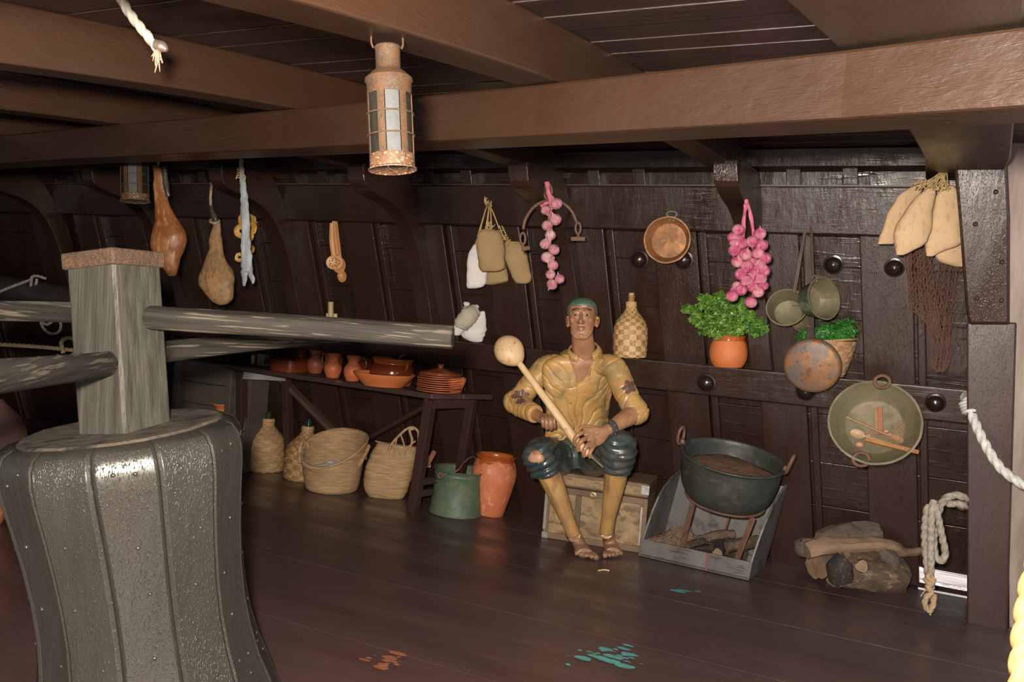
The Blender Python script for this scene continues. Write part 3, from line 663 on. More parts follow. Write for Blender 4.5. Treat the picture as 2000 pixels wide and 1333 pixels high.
# ------------------------------------------------------------------ iron hoop with links
d = dep(ony(1078, 400, 4.02))
c0 = ond(1074, 392, d); rt = thing('iron_hoop', c0, 'rusty iron hoop with end links behind the pink garlic', 'hoop')
m = M(); arc = [(1022, 448), (1025, 432), (1034, 415), (1046, 402), (1061, 394), (1078, 391), (1094, 394), (1108, 403), (1119, 417), (1126, 434)]
m.tube([ond(x, y, d + .0009 * (x - 1074)) for x, y in arc], .0085, 10, sub=5); obj('hoop', m, m_ironr, rt, smooth=60)
m = M(); m.tube([ond(1070 + 8 * math.cos(a), 374 + 15 * math.sin(a), d) for a in [2 * PI * i / 20 for i in range(20)]], .006, 8, closed=True); obj('ring', m, m_ironr, rt, smooth=60)
for (x, y, dx) in ((1021, 466, 0), (1129, 446, 1)):
    dd = d + .0009 * (x - 1074); m = M(); m.tube([ond(x + 5 * math.cos(a), y + 11 * math.sin(a), dd) for a in [2 * PI * i / 20 for i in range(20)]], .0065, 8, closed=True); obj('link', m, m_ironr, rt, smooth=60)
    m = M(); hy = y + (20 if dx else 20); m.tube([ond(x, y + 10, dd), ond(x + 1, hy, dd)], .008, 8)
    m.bar(ond(x - (14 if dx else 2), hy + 1, dd), ond(x + 14, hy + (1 if dx else -2), dd - .02), .012, .022); obj('toggle', m, m_ironr, rt, bevel=.003)
# ------------------------------------------------------------------ garlic and onions
def bulb(name, mat_, r, lobes=0, tip=1.0):
    m = M(); prof = [(.02, -1.0), (.10, -.99), (.45, -.93), (.82, -.62), (1.0, -.1), (.93, .35), (.66, .72), (.32, .98), (.15, 1.22), (.10, 1.5 * tip), (.03, 1.6 * tip)]
    P, _ = spline([Vector((a, b, 0)) for a, b in prof], [0] * len(prof), 2)
    m.lathe([(max(.0, p.x) * r, p.y * r * .92) for p in P], 26, 0, fn=(lambda a, j, z: r * -.16 * abs(math.cos(lobes * a / 2)) ** 6 * max(0, 1 - (z / (r * 1.1)) ** 2)) if lobes else (lambda a, j, z: r * .02 * math.sin(3 * a)))
    rnd = random.Random(2)
    for k in range(9):
        a = rnd.uniform(0, 6.28); m.tube([Vector((0, 0, -r * .9)), Vector((r * .2 * math.cos(a), r * .2 * math.sin(a), -r * 1.12))], [.0012, .0006], 4)
    return m
def hangstring(name, root_px, d, mat_b, bulbs, bname, label, cat, stalks, lobes, seed):
    c0 = ond(*root_px, d); rt = thing(name, c0, label, cat); rnd = random.Random(seed); proto = None
    for (px, py, rp) in bulbs:
        r = rp * d / FPX; p = ond(px, py, d - .02 - rnd.uniform(0, .03))
        if proto is None:
            o = obj(bname, bulb(bname, mat_b, 1.0, lobes), mat_b, rt, smooth=80, loc=(0, 0, 0)); proto = o
        else:
            o = proto.copy(); link(o, rt)
        ax = px - root_px[0]
        tilt = Vector((rnd.uniform(-.5, .5) - ax * .012, rnd.uniform(-.9, .2), 1.0 if rnd.random() < .6 else -.8)).normalized()
        o.matrix_local = Matrix.Translation(p - c0) @ frame(tilt, (1, 0, 0)).to_4x4() @ Matrix.Rotation(rnd.uniform(0, 6), 4, 'Z') @ Matrix.Scale(r, 4)
    m = M()
    for st in stalks:
        P = [ond(x, y, d + .004) for x, y in st[0]]
        m.tube(P, [st[1] * d / FPX] * len(P), 9, sub=5, fn=lambda a, u, i: .0016 * math.sin(3 * a + i * .8) + .001 * math.sin(7 * a + i))
    obj('braid', m, m_braid, rt, smooth=60)
    return rt
dG = dep(ony(1078, 400, 3.97))
hangstring('garlic_braid', (1070, 358), dG, m_garlic, [(1087, 398, 12), (1066, 411, 10), (1085, 429, 12), (1069, 441, 11), (1075, 460, 11), (1065, 477, 11), (1082, 488, 11), (1067, 503, 11), (1080, 518, 11), (1075, 536, 10), (1093, 545, 10), (1078, 556, 11), (1076, 505, 8), (1073, 450, 7)], 'garlic_bulb', 'braid of pink garlic bulbs hanging in front of the iron hoop', 'garlic',
           [([(1068, 356), (1070, 370), (1075, 390), (1077, 410)], 5), ([(1076, 395), (1072, 440), (1074, 490), (1076, 550)], 3.2), ([(1078, 392), (1066, 398), (1056, 404)], 3.5), ([(1076, 394), (1088, 393), (1097, 396)], 3)], 10, 4)
dO = dep(ony(1460, 460, 3.98))
OL = [(750, 310), (880, 330), (722, 352), (770, 388), (835, 380), (893, 400), (727, 432), (795, 455), (865, 450), (912, 480), (745, 500), (805, 530), (880, 523), (765, 575), (905, 555), (797, 612), (885, 600), (765, 670), (870, 682), (712, 708), (825, 745), (838, 650), (725, 385), (902, 645), (828, 590), (742, 650), (835, 500), (850, 560)]
hangstring('onion_braid', (1460, 405), dO, m_onion, [(1200 + x / 3.1, 350 + y / 3.1, 12.2 if i < 22 else 10) for i, (x, y) in enumerate(OL)], 'onion', 'double string of magenta onions hanging over the potted parsley', 'onions',
           [([(1456, 400), (1454, 420), (1452, 450), (1450, 480), (1449, 540), (1446, 570)], 3.6), ([(1458, 398), (1464, 410), (1469, 440), (1474, 470), (1478, 520), (1474, 580)], 3.6), ([(1457, 390), (1457, 402)], 4)], 0, 9)
# ------------------------------------------------------------------ sacks at the right
dR = dep(onw(1805, 440, .24))
g2 = 'linen sacks hanging from the right-hand beam'
sack([(476, 1834, 1886), (490, 1828, 1890), (503, 1830, 1892), (513, 1842, 1894), (522, 1868, 1896)], dR + .05, m_linen, 'lowest linen sack half behind the pillar, under the tied sacks', .4, grp=g2)
sack([(362, 1792, 1806), (372, 1764, 1800), (390, 1748, 1790), (421, 1733, 1774), (448, 1724, 1760), (468, 1717, 1752), (477, 1715, 1745)], dR + .03, m_linen, 'leftmost slim linen sack of the tied bunch by the pillar', .45, grp=g2)
sack([(364, 1842, 1862), (374, 1832, 1870), (392, 1825, 1876), (420, 1819, 1882), (448, 1813, 1886), (468, 1809, 1888), (482, 1809, 1870), (494, 1809, 1836), (500, 1810, 1822)], dR - .02, m_linen, 'wide linen sack nearest the pillar', .42, grp=g2)
sack([(368, 1812, 1826), (376, 1800, 1827), (392, 1782, 1825), (417, 1764, 1821), (445, 1750, 1817), (467, 1746, 1811), (482, 1749, 1799), (492, 1751, 1777), (498, 1752, 1762)], dR - .08, m_linen, 'plump linen sack with a pointed corner in the middle of the bunch', .5, grp=g2)
rnd = random.Random(8); m = M()
for k in range(26):
    x1 = rnd.choice([1800, 1818, 1832, 1848]) + rnd.uniform(-10, 10); y1 = 366 + rnd.uniform(-6, 8)
    m.tube([ond(1856 + rnd.uniform(-3, 3), 308 + rnd.uniform(-4, 4), dR), ond(1845 + rnd.uniform(-8, 6), 335 + rnd.uniform(-6, 6), dR - .04), ond(x1, y1, dR - .07)], .0026, 5, sub=4)
for k in range(30):
    x = rnd.uniform(1792, 1850); y = 362 + rnd.gauss(0, 5); m.tube([ond(x, y, dR - .1), ond(x + rnd.uniform(-9, 9), y + rnd.uniform(-9, 9), dR - .11), ond(x + rnd.uniform(-14, 14), y + rnd.uniform(-6, 6), dR - .09)], .0026, 5, sub=3)
m.tube([ond(1800, 352, dR - .08), ond(1788, 356, dR - .08), ond(1779, 361, dR - .08)], [.003, .003, .002], 5, sub=3)
tag(obj('cord_bundle', m, m_straw), 'straw cords tying the linen sacks up beside the pillar', 'cord')
# fishing net below them
def net(rows, d, n, amp, seed):
    m = M(); rs = []; rnd = random.Random(seed)
    for j, (y, l, r) in enumerate(rows):
        ring = []
        for i in range(n):
            u = i / (n - 1); x = l + (r - l) * u
            ring.append(ond(x + rnd.uniform(-1.3, 1.3), y + rnd.uniform(-1.6, 1.6) + (3 if i % 2 else -3), d + amp * math.sin(u * 11 + j * .22 + seed) - .02))
        rs.append(ring)
    return rs
m = M()
for rows, sd, n in (([(478, 1768, 1826), (500, 1766, 1824), (540, 1770, 1824), (580, 1772, 1826), (604, 1778, 1830), (630, 1806, 1832), (655, 1815, 1838)], 1, 15), ([(500, 1838, 1884), (540, 1832, 1878), (590, 1826, 1870), (640, 1822, 1866), (690, 1820, 1858), (715, 1818, 1852), (724, 1828, 1846)], 2, 13), ([(480, 1790, 1850), (520, 1792, 1846), (570, 1800, 1850), (620, 1812, 1856), (680, 1826, 1856)], 3, 9), ([(470, 1772, 1820), (530, 1774, 1822), (590, 1780, 1826), (640, 1812, 1836)], 4, 9)):
    rr = smooth_rows(rows, 6); rs = net(rr, dR + .085 + .006 * sd, n, .012, sd); b = len(m.v)
    for q, ring in enumerate(rs):
        for i in range(n - 1):
            i0 = i + 0; up_row = rs[min(q + 1, len(rs) - 1)]
            if (i + q) % 2 == 0: m.tube([ring[i], up_row[i + 1]], .0011, 3)
            else: m.tube([ring[i + 1], up_row[i]], .0011, 3)
    for k in range(4): m.tube([rs[t][min(n - 1, k * (n // 4))] for t in range(0, len(rs), 3)], .0017, 4, sub=2)
no = obj('fishing_net', m, m_net, smooth=0); tag(no, 'brown fishing net trailing down below the linen sacks', 'net')
# ================================================================== pans, pots and plants on the hull side
def pan(name, cx, cy, rpx, d, nrm, depth, label, mats, base=.82, seg=40, cat='pan', roll=None, lip=.05):
    """open pan whose mouth faces nrm; mats = (outside, inside)"""
    k = d / FPX; R0 = rpx * k; c = ond(cx, cy, d); rt = thing(name, c, label, cat); T = frame(nrm, (1, 0, 0) if roll is None else roll)
    rb = R0 * base
    prof = [(.001, -depth), (rb * .9, -depth), (rb, -depth * .94), (R0 * .97, -.006), (R0 * (1 + lip), 0), (R0 * (1 + lip), .003), (R0 * .985, .003), (R0 * .955, -.006), (rb * .965, -depth * .90), (rb * .9, -depth + .006), (.001, -depth + .004)]
    m = M(); m.lathe(prof, seg, lambda i, j: 0 if j < 5 else 1, T, c); m.warp(.0025, 18, cx); obj('body', m, mats, rt, smooth=40)
    return rt, T, c, R0
nW = Vector((0, -1, -LEAN)).normalized()
d = dep(onw(1303, 470, .19))
rt, T, c, R0 = pan('copper_pan', 1303, 469, 44, d, (nW * 1.0 + IMX * .08 + Vector((0, 0, .22))), .05, 'shallow green copper pan hanging above the wicker demijohn', (m_cop, m_copin), .80)
m = M(); m.tube([ond(x, y, d + .0) for x, y in ((1307, 432), (1309, 426), (1303, 421), (1303, 416), (1312, 413), (1321, 416), (1321, 421), (1315, 426), (1316, 432))], .0045, 8, sub=5); obj('handle', m, m_cop, rt, smooth=60)
m = M(); m.tube([ond(1312, 414, d), ond(1312, 412, d + .06), ond(1312, 410, d + .12)], .004, 6); obj('nail', m, m_ironr, rt)
# long-handled pots and the frying pan
dP = dep(onw(1580, 560, .16))
rt, T, c, R0 = pan('copper_saucepan', 1536, 601, 37, dP + .0, (nW * 1.0 + Vector((-.1, 0, .55)) + IMX * .1), .085, 'left copper saucepan with a thin long handle', (m_cop, m_copgrey), .74)
m = M(); m.bar(ond(1551, 574, dP), ond(1575, 432, dP + .02), .018, .008, side=tuple(FWD), taper=.8); m.tube([ond(1575 + 5 * math.cos(a), 430 + 6 * math.sin(a), dP + .02) for a in [2 * PI * i / 14 for i in range(14)]], .004, 6, closed=True); obj('handle', m, m_steel, rt, bevel=.002)
rt, T, c, R0 = pan('copper_saucepan', 1609, 583, 41, dP - .125, (nW * 1.0 + IMX * .85 + Vector((.0, 0, .35))), .095, 'right copper saucepan turned towards the pillar, above the fern basket', (m_cop, m_copgrey), .76)
m = M(); m.tube([ond(x, y, dP - .11) for x, y in ((1582, 556), (1586, 543), (1590, 538), (1595, 543), (1594, 552))], .005, 8, sub=4); m.bar(ond(1588, 546, dP - .10), ond(1584, 440, dP + .0), .012, .006, side=tuple(FWD)); obj('handle', m, m_steel, rt, bevel=.001)
rt, T, c, R0 = pan('small_copper_pan', 1560, 622, 26, dP + .06, (IMX * -.75 + nW * .5 + Vector((0, 0, -.25))), .05, 'small rusty copper pan wedged between the two saucepans', (m_copin, m_copgrey), .8)
dF = dP - .10
rt = thing('frying_pan', ond(1585, 716, dF), 'big frying pan hanging with its sooty orange bottom to the room', 'pan')
c = ond(1585, 716, dF); T = frame(nW + Vector((0, 0, .08)), (1, 0, 0)); R0 = 54 * dF / FPX
m = M(); m.lathe([(.001, 0), (R0 * .86, 0), (R0 * .96, -.006), (R0 * 1.0, -.016), (R0 * 1.0, -.03), (R0 * .97, -.03), (R0 * .95, -.012), (.001, -.008)], 48, 0, T, c); obj('body', m, m_panback, rt, smooth=40)
m = M(); hp = [ond(1585, 668, dF + .02), ond(1582, 640, dF + .07), ond(1581, 560, dF + .16), ond(1581, 432, dF + .20)]
for a_, b_ in zip(hp, hp[1:]): m.bar(a_, b_, .040, .006, side=tuple(FWD))
obj('handle', m, m_steel, rt, bevel=.002)
m = M(); m.tube([ond(1579, 436, dF + .15), ond(1579, 433, dP + .12)], .008, 8); obj('nail', m, m_ironr, rt)
# basin on the wall with utensils lying in it
dB = dep(onw(1708, 825, .32))
nB = (nW + Vector((0.10, 0, .66)) - IMX * .10).normalized()
rt, T, cB, RB = pan('copper_basin', 1708, 825, 83, dB, nB, .095, 'large green copper basin hanging low on the hull side with spoons in it', (m_cop, m_copgrey), .70, 56, 'basin', lip=.035)
for (x, y, rr) in ((1723, 746, 15), (1682, 898, 16)):
    m = M(); s_ = 1 if y > 800 else -1
    m.tube([ond(x + rr * math.cos(a), y + rr * .8 * math.sin(a), dB + (-.02 if s_ > 0 else .02)) for a in [2 * PI * i / 24 for i in range(24)]], .0085, 9, closed=True); obj('ring_handle', m, m_ironr, rt, smooth=60)
def inb(px, py, h=.0):           # a point on the basin floor seen at a pixel
    r = Vector(ray(px, py)); n = nB; p0 = cB - n * (.09 - h); t = (p0 - Vector(CAM)).dot(n) / r.dot(n); return Vector(CAM) + r * t
def stick(name, pts, w, hgt, mat_, label, cat, grp=None, rnd=True, flat=.6):
    m = M()
    if rnd: m.tube(pts, w / 2, 10, sub=4, flat=flat, up=nB)
    else:
        for a_, b_ in zip(pts, pts[1:]): m.bar(a_, b_, w, hgt, side=tuple(nB))
    o = obj(name, m, mat_, bevel=0 if rnd else .002, smooth=50); return tag(o, label, cat, grp)
m_woodr = pm('reddish wood', (.30, .115, .05), (.2, .07, .03), 20., .6, bump=.3)
m_oldw = pm('old spoon wood', (.33, .19, .09), (.21, .115, .06), 18., .6, bump=.3)
stick('wood_strip', [inb(1711, 800, .01), inb(1714, 850, .01)], .018, .008, m_oldw, 'pale wood strip standing behind the red stick in the basin', 'stick', None, False)
stick('wooden_stick', [inb(1719, 795, .028), inb(1720, 849, .022)], .021, .01, m_woodr, 'short reddish stick upright in the basin', 'stick', None, False)
def spoon3(p_bowl, p_end, rx, ry, w, label, mat_, h=.02):
    a_, b_ = Vector(p_bowl), Vector(p_end); u = (b_ - a_).normalized(); T = frame(nB, u); m = M()
    m.lathe([(.05, -.010), (.6, -.008), (.95, -.001), (1.0, .004), (.92, .005), (.6, -.001), (.05, -.004)], 24, 0, T @ Matrix.Diagonal((rx, ry, 1)), a_)
    m.tube([a_ + u * rx * .8, a_ + (b_ - a_) * .5, b_], [w * .7, w, w], 10, sub=3, flat=.7, up=nB)
    o = obj('wooden_spoon', m, mat_, smooth=50); return tag(o, label, 'spoon', 'utensils in the copper basin')
spoon3(inb(1675, 848, .022), inb(1740, 868, .03), .034, .022, .0075, 'wooden spoon with a pale oval bowl at the left of the basin', pm('pale spoon wood', (.42, .28, .17), (.30, .19, .11), 12., .55, bump=.2), .03)
spoon3(inb(1752, 858, .045), inb(1653, 815, .05), .030, .020, .0065, 'wooden spatula lying slantwise across the basin', m_oldw)
stick('spatula', [inb(1690, 858, .062), inb(1795, 884, .085)], .020, .008, pm('orange brown wood', (.36, .16, .045), (.24, .09, .025), 14., .5, bump=.3), 'long brown wooden spatula sticking out over the basin rim', 'spatula', None, False)
rnd = random.Random(4)
for q, (x, y, r) in enumerate(((1679, 869, .017), (1696, 852, .011), (1731, 843, .010), (1738, 849, .008))):
    m = M(); m.ball(inb(x, y, .010), r, 0, 12, 8, (1.25, 1, .9)); m.warp(.002, 60)
    o = obj('nut_shell', m, pm('pinkish nutshell', (.52, .27, .17), (.38, .17, .1), 30., .5, bump=.2), smooth=60)
    tag(o, ('biggest pink shell in the bottom of the basin', 'shell beside the pale spoon bowl in the basin', 'small shell right of the red stick in the basin', 'smallest shell next to the crumbs in the basin')[q], 'shell', 'shells in the copper basin')
m = M()
for k in range(60):
    m.ball(inb(1752 + rnd.gauss(0, 13), 832 + rnd.gauss(0, 10), .006), rnd.uniform(.002, .005), 0, 6, 4)
o = obj('crumbs', m, pm('reddish crumbs', (.38, .17, .09), (.2, .09, .05), 60., .7, bump=0), smooth=0); tag(o, 'reddish crumbs scattered in the right of the basin', 'crumbs', None, 'stuff')
# ------------------------------------------------------------------ on the shelf rail
ZR = 1.069
def onrail(px, py, off=.06): p = onw(px, py, off); return Vector((p.x, wy(1.068, off), ZR))
UPR = (Vector((-.05, -.02, 1))).normalized()
def weave(m, prof, n, T, c, amp=.0022, mats=(0, 1), check=True, rows=None):
    """woven wall: stakes and weavers as real over-under relief"""
    P, _ = spline([Vector((r, z, 0)) for r, z in prof], [0] * len(prof), rows or 4)
    vs = []; fs = []; ms = []; N4 = n * 4
    for j, p in enumerate(P):
        for i in range(N4):
            a = 2 * PI * i / N4; s_ = math.cos(a * n) * (1 if (j // 2) % 2 else -1); edge = 0 if j % 2 == 0 else .6
            r = p.x + amp * s_ + amp * edge
            vs.append((r * math.cos(a), r * math.sin(a), p.y))
    for j in range(len(P) - 1):
        for i in range(N4):
            k = (i + 1) % N4; fs.append((j * N4 + i, j * N4 + k, (j + 1) * N4 + k, (j + 1) * N4 + i))
            ms.append(mats[((i + 2) // 4 + (j // 2 if check else 0)) % 2] if check is not None else 0)
    m.add(vs, fs, ms, T, c); return m
def demijohn(base, up_, R0, H, label, mats, check, neck_mat=None, cork=True, n=22, group='wicker demijohns', rows=5):
    rt = thing('wicker_demijohn', base, label, 'demijohn', group); T = frame(up_)
    m = M(); s = H
    prof = [(R0 * .80, 0), (R0 * .94, .012 * s), (R0 * .98, .10 * s), (R0 * 1.0, .28 * s), (R0 * .985, .43 * s), (R0 * .86, .55 * s), (R0 * .60, .645 * s), (R0 * .38, .72 * s), (R0 * .28, .79 * s), (R0 * .25, .87 * s)]
    weave(m, prof, n, T, base, R0 * (.022 if check else .034), (0, 1), check, rows)
    m.lathe([(.001, .002), (R0 * .8, .002)], 24, 0, T, base)
    obj('wicker_cover', m, mats, rt, smooth=50)
    m = M(); m.lathe([(R0 * .2, .84 * s), (R0 * .2, .93 * s), (R0 * .235, .935 * s), (R0 * .235, .955 * s), (R0 * .2, .96 * s), (R0 * .12, .96 * s)], 20, 0, T, base); obj('bottle_neck', m, neck_mat or m_glassd, rt, smooth=40)
    m = M(); m.lathe([(R0 * .15, .945 * s), (R0 * .175, 1.0 * s), (0, 1.0 * s)], 16, 0, T, base); obj('cork', m, m_cork if cork else m_glassd, rt, smooth=40)
    m = M()
    for k in range(3): m.tube([T @ Vector((R0 * .30 * math.cos(a), R0 * .30 * math.sin(a), (.80 + .025 * k) * s)) + base for a in [2 * PI * i / 20 for i in range(20)]], R0 * .045, 6, closed=True)
    obj('neck_binding', m, mats[0], rt, smooth=60)
    return rt, T
bj = onrail(1230, 701, .10); k = dep(bj) / FPX
rt, T = demijohn(bj, UPR, 33 * k, 126 * k, 'checkered pale wicker demijohn standing on the shelf rail behind the seated man', (m_wick1, pm('tan wicker strips', (.38, .22, .09), (.24, .13, .05), 40., .6, bump=.3, bscale=120., bdist=.001)), True, m_wick2, True, 17, rows=4)
m = M(); P0 = ond(1231, 606, dep(bj) - 33 * k * .6)
m.rope([ond(1231, 602, dep(bj) - .03), ond(1232, 620, dep(bj) - .07), ond(1230, 640, dep(bj) - .10), ond(1226, 655, dep(bj) - .105)], .0065, 8, 5); obj('straw_handle', m, m_wick1, rt, smooth=60)
# parsley
def leafclump(m, c, n, r, size, rnd, up=.35, lobes=3):
    for k in range(n):
        v = Vector((rnd.gauss(0, 1), rnd.gauss(0, 1), rnd.gauss(0, .8) + up)).normalized() * r * rnd.random() ** .5; p = Vector(c) + v
        nn = (v.normalized() + Vector((rnd.gauss(0, .5), rnd.gauss(0, .5) - .35, rnd.gauss(0, .4) + .4))).normalized(); T = frame(nn, (rnd.gauss(0, 1), rnd.gauss(0, 1), rnd.gauss(0, 1) + .01))
        s = size * rnd.uniform(.6, 1.2)
        if lobes == 3:
            vs = [(0, 0, 0), (.5, .28, .1), (1.0, .12, .06), (.75, -.02, 0), (1.05, -.3, .06), (.5, -.3, .1), (.0, .62, .08), (.25, .75, .03), (.1, -.6, .08)]
            fs = [(0, 5, 3, 1), (3, 2, 1), (3, 5, 4), (0, 1, 7, 6), (0, 8, 5)]
        else:
            vs = [(0, 0, 0), (.4, .2, .08), (1.2, 0, 0), (.4, -.2, .08)]; fs = [(0, 1, 2, 3)]
        m.add([T @ Vector(v_) * s + p for v_ in vs], fs)
bp_ = onrail(1422, 717, .115); d = dep(bp_); k = d / FPX
rt = thing('potted_parsley', bp_, 'bushy parsley in a round orange clay pot on the shelf rail', 'plant'); T = frame(UPR)
m_clay = pm('orange clay', (.56, .165, .05), (.48, .13, .038), 5., .6, bump=.15, bscale=30.)
m_glaze = pm('brown orange glaze', (.40, .105, .02), (.26, .055, .012), 6., .12, .3, bump=.1, bscale=12.)
m_glazed = pm('dark red brown glaze', (.17, .032, .010), (.10, .02, .008), 7., .10, .22, bump=.1, bscale=14.)
m = M(); R0 = 37 * k
m.lathe([(R0 * .72, 0), (R0 * .80, .01), (R0 * .96, R0 * .42), (R0 * 1.0, R0 * .78), (R0 * .95, R0 * 1.14), (R0 * .86, R0 * 1.38), (R0 * .84, R0 * 1.48), (R0 * .90, R0 * 1.60), (R0 * .92, R0 * 1.66), (R0 * .82, R0 * 1.66), (R0 * .74, R0 * 1.45), (0, R0 * 1.4)], 40, lambda i, j: 1 if j >= 5 else 0, T, bp_); obj('clay_pot', m, [m_clay, m_glaze], rt, smooth=50)
rnd = random.Random(11); m = M(); ms = M(); top = bp_ + Vector(UPR) * R0 * 1.5
CL = [(1388, 585, 14), (1372, 606, 14), (1405, 590, 14), (1420, 600, 14), (1400, 612, 17), (1428, 618, 17), (1444, 606, 14), (1385, 625, 17), (1410, 630, 18), (1438, 632, 17), (1380, 645, 14), (1400, 648, 14), (1425, 648, 15), (1446, 645, 13), (1460, 625, 13), (1470, 640, 12), (1484, 632, 10), (1490, 645, 9), (1345, 607, 9), (1356, 624, 9), (1368, 630, 11), (1452, 590, 10), (1476, 652, 9), (1375, 586, 8), (1408, 578, 9), (1436, 592, 12), (1467, 612, 10), (1360, 612, 8)]
for x, y, r in CL:
    for q in range(2):
        c = ond(x + rnd.uniform(-4, 4), y + rnd.uniform(-4, 4), d + rnd.uniform(-.10, .04) - (.13 if x > 1442 else 0)); leafclump(m, c, 46, r * k * 1.1, .019, rnd)
        ms.tube([top + Vector((rnd.uniform(-.03, .03), rnd.uniform(-.03, .03), 0)), top.lerp(c, .5) + Vector((0, 0, .03)), c], [.0026, .002, .0012], 5, sub=4)
obj('foliage', m, m_leaf1, rt, smooth=0); obj('stems', ms, m_stem, rt, smooth=60)
# fern basket
bf = onrail(1612, 736, .11); d = dep(bf); k = d / FPX
rt = thing('fern_basket', bf, 'wicker basket of green fern on the shelf rail behind the frying pan', 'plant'); T = frame(UPR)
m = M(); weave(m, [(32 * k, 0), (37 * k, .03), (44 * k, .08), (50 * k, .13), (55 * k, .18)], 20, T, bf, .004, (0, 1), True, 4); m.lathe([(.001, .003), (32 * k, .003)], 20, 0, T, bf); obj('wicker_basket', m, [m_wick3, pm('pinkish wicker', (.36, .19, .11), (.25, .12, .07), 50., .6, bump=.2)], rt, smooth=50)
m = M(); m.rope([T @ Vector((55 * k * math.cos(a), 55 * k * math.sin(a), .18 + .012 * math.cos(a))) + bf for a in [2 * PI * i / 20 for i in range(21)]], .006, 8, 2); obj('basket_rim', m, m_wick3, rt, smooth=60)
m = M(); ms = M(); top = bf + Vector((0, 0, .12))
for q in range(56):
    x = rnd.uniform(1556, 1672); y = 636 + rnd.uniform(0, 46) - (max(0, x - 1630) * .42); c = ond(x, y, d + rnd.uniform(-.10, .05))
    P, _ = spline([top, top.lerp(c, .55) + Vector((0, 0, .04)), c], [0] * 3, 8); ms.tube(P, .0014, 4)
    for j, p in enumerate(P[4:]):
        leafclump(m, p, 10, .02, .024, rnd, lobes=1)
obj('foliage', m, m_leaf2, rt, smooth=0); obj('stems', ms, m_stem, rt, smooth=60)
# cloth bags on the rail
dC = dep(onrail(918, 668, .07))
g3 = 'tied cloth bags on the shelf rail'
def bag(rows, d, mt, label, knot=None, ratio=.6, grp=g3, warp=.008):
    m = M(); sil(m, smooth_rows(rows, 4), d, ratio, 22, wob=.04); m.warp(warp, 16, rows[0][1])
    o = obj('cloth_bag', m, mt, smooth=180, sub=1); tag(o, label, 'bag', grp)
    if knot:
        x, y = knot; m = M(); sil(m, [(y - 7, x - 5, x + 5), (y - 3, x - 7, x + 7), (y + 2, x - 4, x + 4), (y + 8, x - 8, x + 7)], d, .8, 12, wob=.12); m.warp(.004, 40); obj('knot', m, m_whitec, o, smooth=180)
        m = M()
        for q in range(6): a = q * 1.1; m.tube([ond(x, y + 4, d), ond(x + 8 * math.cos(a), y + 4 + 5 * math.sin(a), d - .02)], .003, 5)
        obj('cord', m, m_straw, o)
    return o
bag([(606, 906, 918), (618, 897, 915), (634, 888, 910), (648, 882, 906), (657, 884, 900)], dC + .05, m_whitec, 'back white cloth bag with a tied knot, beside the end of the capstan bar', (911, 597))
bag([(608, 938, 947), (620, 927, 949), (636, 914, 950), (648, 903, 951), (657, 900, 948), (664, 914, 944), (669, 932, 941)], dC - .03, m_whitec, 'pale lilac triangular cloth bag on the shelf rail', (929, 603), .5)
m = M(); m.tube([ond(899, 641, dC - .09), ond(905, 630, dC - .09), ond(918, 615, dC - .08), ond(930, 607, dC - .06)], [.045, .055, .055, .038], 18, sub=6, fn=lambda a, u, i: .003 * math.sin(i * 1.9)); m.warp(.006, 25)
tag(obj('cloth_roll', m, m_greyc, smooth=180), 'rolled greyish linen bundle lying on the cloth bags', 'bag', g3)
# candle stubs on the rail and the bench end
m_wax = pm('yellowed tallow', (.46, .36, .18), (.36, .27, .12), 12., .5, bump=.2)
dT = dep(onrail(645, 640, .05))
for q, (x, t, b, w_) in enumerate(((641, 612, 652, 9), (646, 590, 652, 11), (655, 613, 652, 9))):
    m = M(); m.tube([ond(x, b, dT - .02 * (q % 2)), ond(x, t, dT - .02 * (q % 2))], w_ / 2 * dT / FPX, 12)
    tag(obj('candle', m, m_wax, bevel=.002), ('short tallow candle left of the tall one on the shelf rail', 'tall tallow candle rising above the capstan bar', 'short tallow candle right of the tall one on the shelf rail')[q], 'candle', 'candles on the shelf rail')
# ================================================================== the bench
m_bench = pm('dark worn bench wood', (.050, .026, .018), (.028, .015, .012), 6., .4, .6, bump=.5, bscale=30., stretch=(.2, 1, 1), bdist=.003, c4=(.15, .07, .03), s4=18., t4=.72)
m_leg = pm('dark brown bench paint', (.045, .021, .018), (.032, .015, .013), 4., .35, .5, bump=.4, bscale=24., stretch=(1, 1, .2), bdist=.003, c4=(.16, .08, .04), s4=20., t4=.76)
m_brace = pm('worn brace wood', (.085, .052, .035), (.055, .032, .022), 6., .5, bump=.4, bscale=30., bdist=.003)
ZT = .762
FL, FR = Vector((-4.30, 4.40, ZT)), Vector((ony(843, 771, 4.215).x, 4.215, ZT))
ux = (FR - FL).normalized(); uy = Vector((-ux.y, ux.x, 0)); BL = FL + uy * .31
bt = thing('bench_table', Vector(((FL.x + FR.x) / 2, 4.5, 0)), 'long dark trestle bench carrying the brown pottery', 'bench')
m = M()
def plank(a, b, w0, w1, off):
    A = [FL + uy * a + ux * off, FR + uy * a + ux * off * .3, FR + uy * b * (1.25 if b > .2 else 1.0), FL + uy * b]
    return A
for a, b, off in ((0, .152, 0), (.156, .31, .02)):
    A = [FL + uy * a - ux * off, FR + uy * a * 1.28 + ux * a * .55, FR + uy * b * 1.28 + ux * b * .55, FL + uy * b - ux * off]
    m.hexa([p - Vector((0, 0, .034)) for p in A], [p for p in A])
obj('tabletop', m, m_bench, bt, bevel=.006, smooth=0)
def leg(p, q, w=.052): mm = M(); mm.bar(p, q, w, w, side=(ux.x, ux.y, 0)); obj('leg', mm, m_leg, bt, bevel=.004, smooth=0)
zt_ = ZT - .036
rf0 = onz(806, 998, 0.0); rf0 = Vector((rf0.x, 4.40, .0)); rf0 = ony(806, 1000, 4.37); rf0.z = 0
